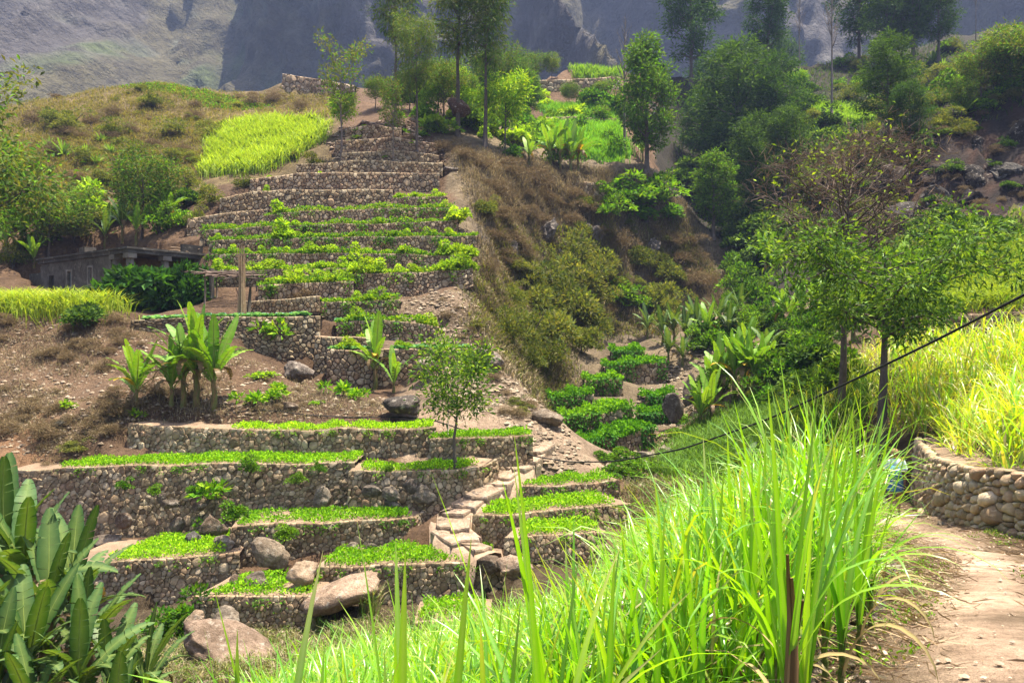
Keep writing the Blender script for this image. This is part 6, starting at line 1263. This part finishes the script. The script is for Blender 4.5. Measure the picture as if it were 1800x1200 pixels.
# ------------------------------------------------------------------ person on the path
pxy = np.array([9.42, 19.6]); pz = float(ground(*pxy)) + .01; S = 1.6 / 1.75
SKIN = (.30, .17, .11); body = bpy.data.meshes.new('body')
J = {'pel': (0, 0, .95), 'wst': (0, .01, 1.12), 'che': (0, 0, 1.36), 'nek': (0, 0, 1.50), 'hed': (0, -.005, 1.60), 'top': (0, .0, 1.70),
     'lsh': (-.18, 0, 1.42), 'lel': (-.25, .02, 1.15), 'lwr': (-.25, -.08, .92), 'lha': (-.25, -.11, .84), 'rsh': (.18, 0, 1.42), 'rel': (.26, .04, 1.16), 'rwr': (.27, -.10, .98), 'rha': (.27, -.16, .92),
     'lhp': (-.09, 0, .90), 'lkn': (-.10, -.07, .50), 'lan': (-.10, .02, .09), 'lto': (-.11, -.15, .03), 'rhp': (.09, 0, .90), 'rkn': (.10, .03, .50), 'ran': (.10, .16, .11), 'rto': (.11, .02, .03)}
# the person walks away from the camera: local -y is the walking direction, turned below
RAD = {'pel': .13, 'wst': .115, 'che': .135, 'nek': .05, 'hed': .085, 'top': .06, 'lsh': .06, 'lel': .042, 'lwr': .03, 'lha': .035, 'rsh': .06, 'rel': .042, 'rwr': .03, 'rha': .035, 'lhp': .085, 'lkn': .055, 'lan': .038, 'lto': .03, 'rhp': .085, 'rkn': .055, 'ran': .038, 'rto': .03}
ED = ['pel-wst', 'wst-che', 'che-nek', 'nek-hed', 'hed-top', 'che-lsh', 'lsh-lel', 'lel-lwr', 'lwr-lha', 'che-rsh', 'rsh-rel', 'rel-rwr', 'rwr-rha', 'pel-lhp', 'lhp-lkn', 'lkn-lan', 'lan-lto', 'pel-rhp', 'rhp-rkn', 'rkn-ran', 'ran-rto']
ks = list(J); VV = [np.array(J[k]) * S for k in ks]; EE = [tuple(ks.index(q) for q in e.split('-')) for e in ED]
for hd, sx in (('lha', -1), ('rha', 1)):                       # fingers
    b = np.array(J[hd]) * S
    for f in range(5):
        off = np.array([(-.02 + f * .012) * 1, -.02, -.07 + abs(f - 2) * .008]) if f else np.array([-sx * .05, -.02, -.03]); i0 = len(VV); VV += [b + off * .55, b + off + [0, -.012, 0]]; EE += [(ks.index(hd), i0), (i0, i0 + 1)]; RAD[i0] = .011; RAD[i0 + 1] = .008
body.from_pydata([tuple(v) for v in VV], EE, []); body.materials.append(M['skin'])
person = thing('person', 'person in a pale top and blue shorts walking away along the path', 'person', (*pxy, pz), None, (0, 0, math.radians(180 - 25)))
bo = link('body', body, person); sk = bo.modifiers.new('skin', 'SKIN'); sd = body.skin_vertices[0].data
for i in range(len(VV)): rr = RAD[ks[i]] if i < len(ks) else RAD[i]; sd[i].radius = (rr * S, rr * S); sd[i].use_root = (i == 0)
ss = bo.modifiers.new('subdivision', 'SUBSURF'); ss.levels = 2; ss.render_levels = 2
mskin = solid_mat('skin', 6.0, (.85, .85, .85), .6, .1, .005, 20.0); nt = mskin.node_tree
for l in list(nt.links):
    if l.to_socket.name == 'Base Color': nt.links.remove(l)
for nn in nt.nodes:
    if nn.type == 'BSDF_PRINCIPLED': nn.inputs['Base Color'].default_value = (*SKIN, 1)
body.materials.clear(); body.materials.append(mskin)
def lathe(name, rings, col, mat='skin', k=18, seed=1):
    """rings of (z, half width x, half depth y, y offset)"""
    r = np.random.default_rng(seed); an = np.linspace(0, 6.2832, k, endpoint=False); V = []
    for z, a, b, yo in rings: V.append(np.c_[np.cos(an) * a * (1 + r.normal(0, .02, k)), np.sin(an) * b * (1 + r.normal(0, .02, k)) + yo, np.full(k, z)])
    V = np.concatenate(V) * S; n = len(rings); F = [(i * k + j, i * k + (j + 1) % k, (i + 1) * k + (j + 1) % k, (i + 1) * k + j) for i in range(n - 1) for j in range(k)]
    return link(name, mesh_of(name, V, F, np.tile(col, (len(V), 1)), True, M[mat]), person)
lathe('shirt', [(1.02, .185, .15, .0), (1.12, .175, .14, .01), (1.28, .20, .15, .0), (1.40, .215, .14, 0), (1.46, .16, .11, 0), (1.50, .07, .07, 0)], (.55, .68, .68))
for sx in (-1, 1):
    V, F = tube(np.array([[sx * .17, 0, 1.43], [sx * .215, .01, 1.32], [sx * .245, .018, 1.20]]) * S, np.array([.085, .08, .075]) * S, 10, False); link('sleeve', mesh_of('sleeve', V, F, np.tile((.55, .68, .68), (len(V), 1)), True, M['skin']), person)
lathe('shorts', [(1.10, .17, .14, 0), (1.0, .19, .16, 0), (.85, .205, .175, 0), (.66, .215, .185, 0), (.62, .20, .17, 0)], (.05, .16, .38), seed=3)
lathe('backpack', [(1.32, .05, .03, .17), (1.30, .12, .06, .19), (1.22, .14, .09, .20), (1.08, .155, .10, .20), (1.0, .13, .07, .19), (.99, .03, .02, .19)], (.06, .20, .42), seed=4)
V, F = ICO3; hv = V * np.array([.105, .12, .13]); hv = hv[:] + np.array([0, .012, 1.635]); lo = (hv[:, 1] < -.04) & (hv[:, 2] < 1.66); hv[lo, 1] = -.03
link('hair', mesh_of('hair', hv * S, F, np.tile((.22, .13, .07), (len(V), 1)), True, M['skin']), person)
for sx in (-1, 1): bx = MB(); V, F = ICO3; bx.add((V * np.array([.012, .02, .03]) + np.array([sx * .098, -.0, 1.60])) * S, F, SKIN); link('ear', bx.mesh('ear', mskin, True), person)
V, F = tube(np.array([[.27, -.17, .80], [.27, -.17, 1.02]]) * S, [.035, .035], 10); hb = thing('bottle', 'small red bottle held in the hand of the walking person', 'bottle', person.location, None, person.rotation_euler); link('body', mesh_of('bottle_body', V, F, np.tile((.62, .10, .05), (len(V), 1)), True, M['skin']), hb)
# ------------------------------------------------------------------ haze in the valley air
mb = MB(); mb.box((-1000, -650, -40), (1000, 760, 480), (1, 1, 1))
hz = bpy.data.materials.new('haze_air'); hz.use_nodes = True; nt = hz.node_tree; nt.nodes.clear(); out = N(nt, 'ShaderNodeOutputMaterial'); pv_ = N(nt, 'ShaderNodeVolumePrincipled')
pv_.inputs['Color'].default_value = (.45, .58, 1.0, 1); pv_.inputs['Density'].default_value = .00026; pv_.inputs['Anisotropy'].default_value = .2
nt.links.new(pv_.outputs[0], out.inputs['Volume'])
tag(link('haze', mb.mesh('haze', hz)), 'thin blue haze in the valley air', 'haze', kind='stuff')
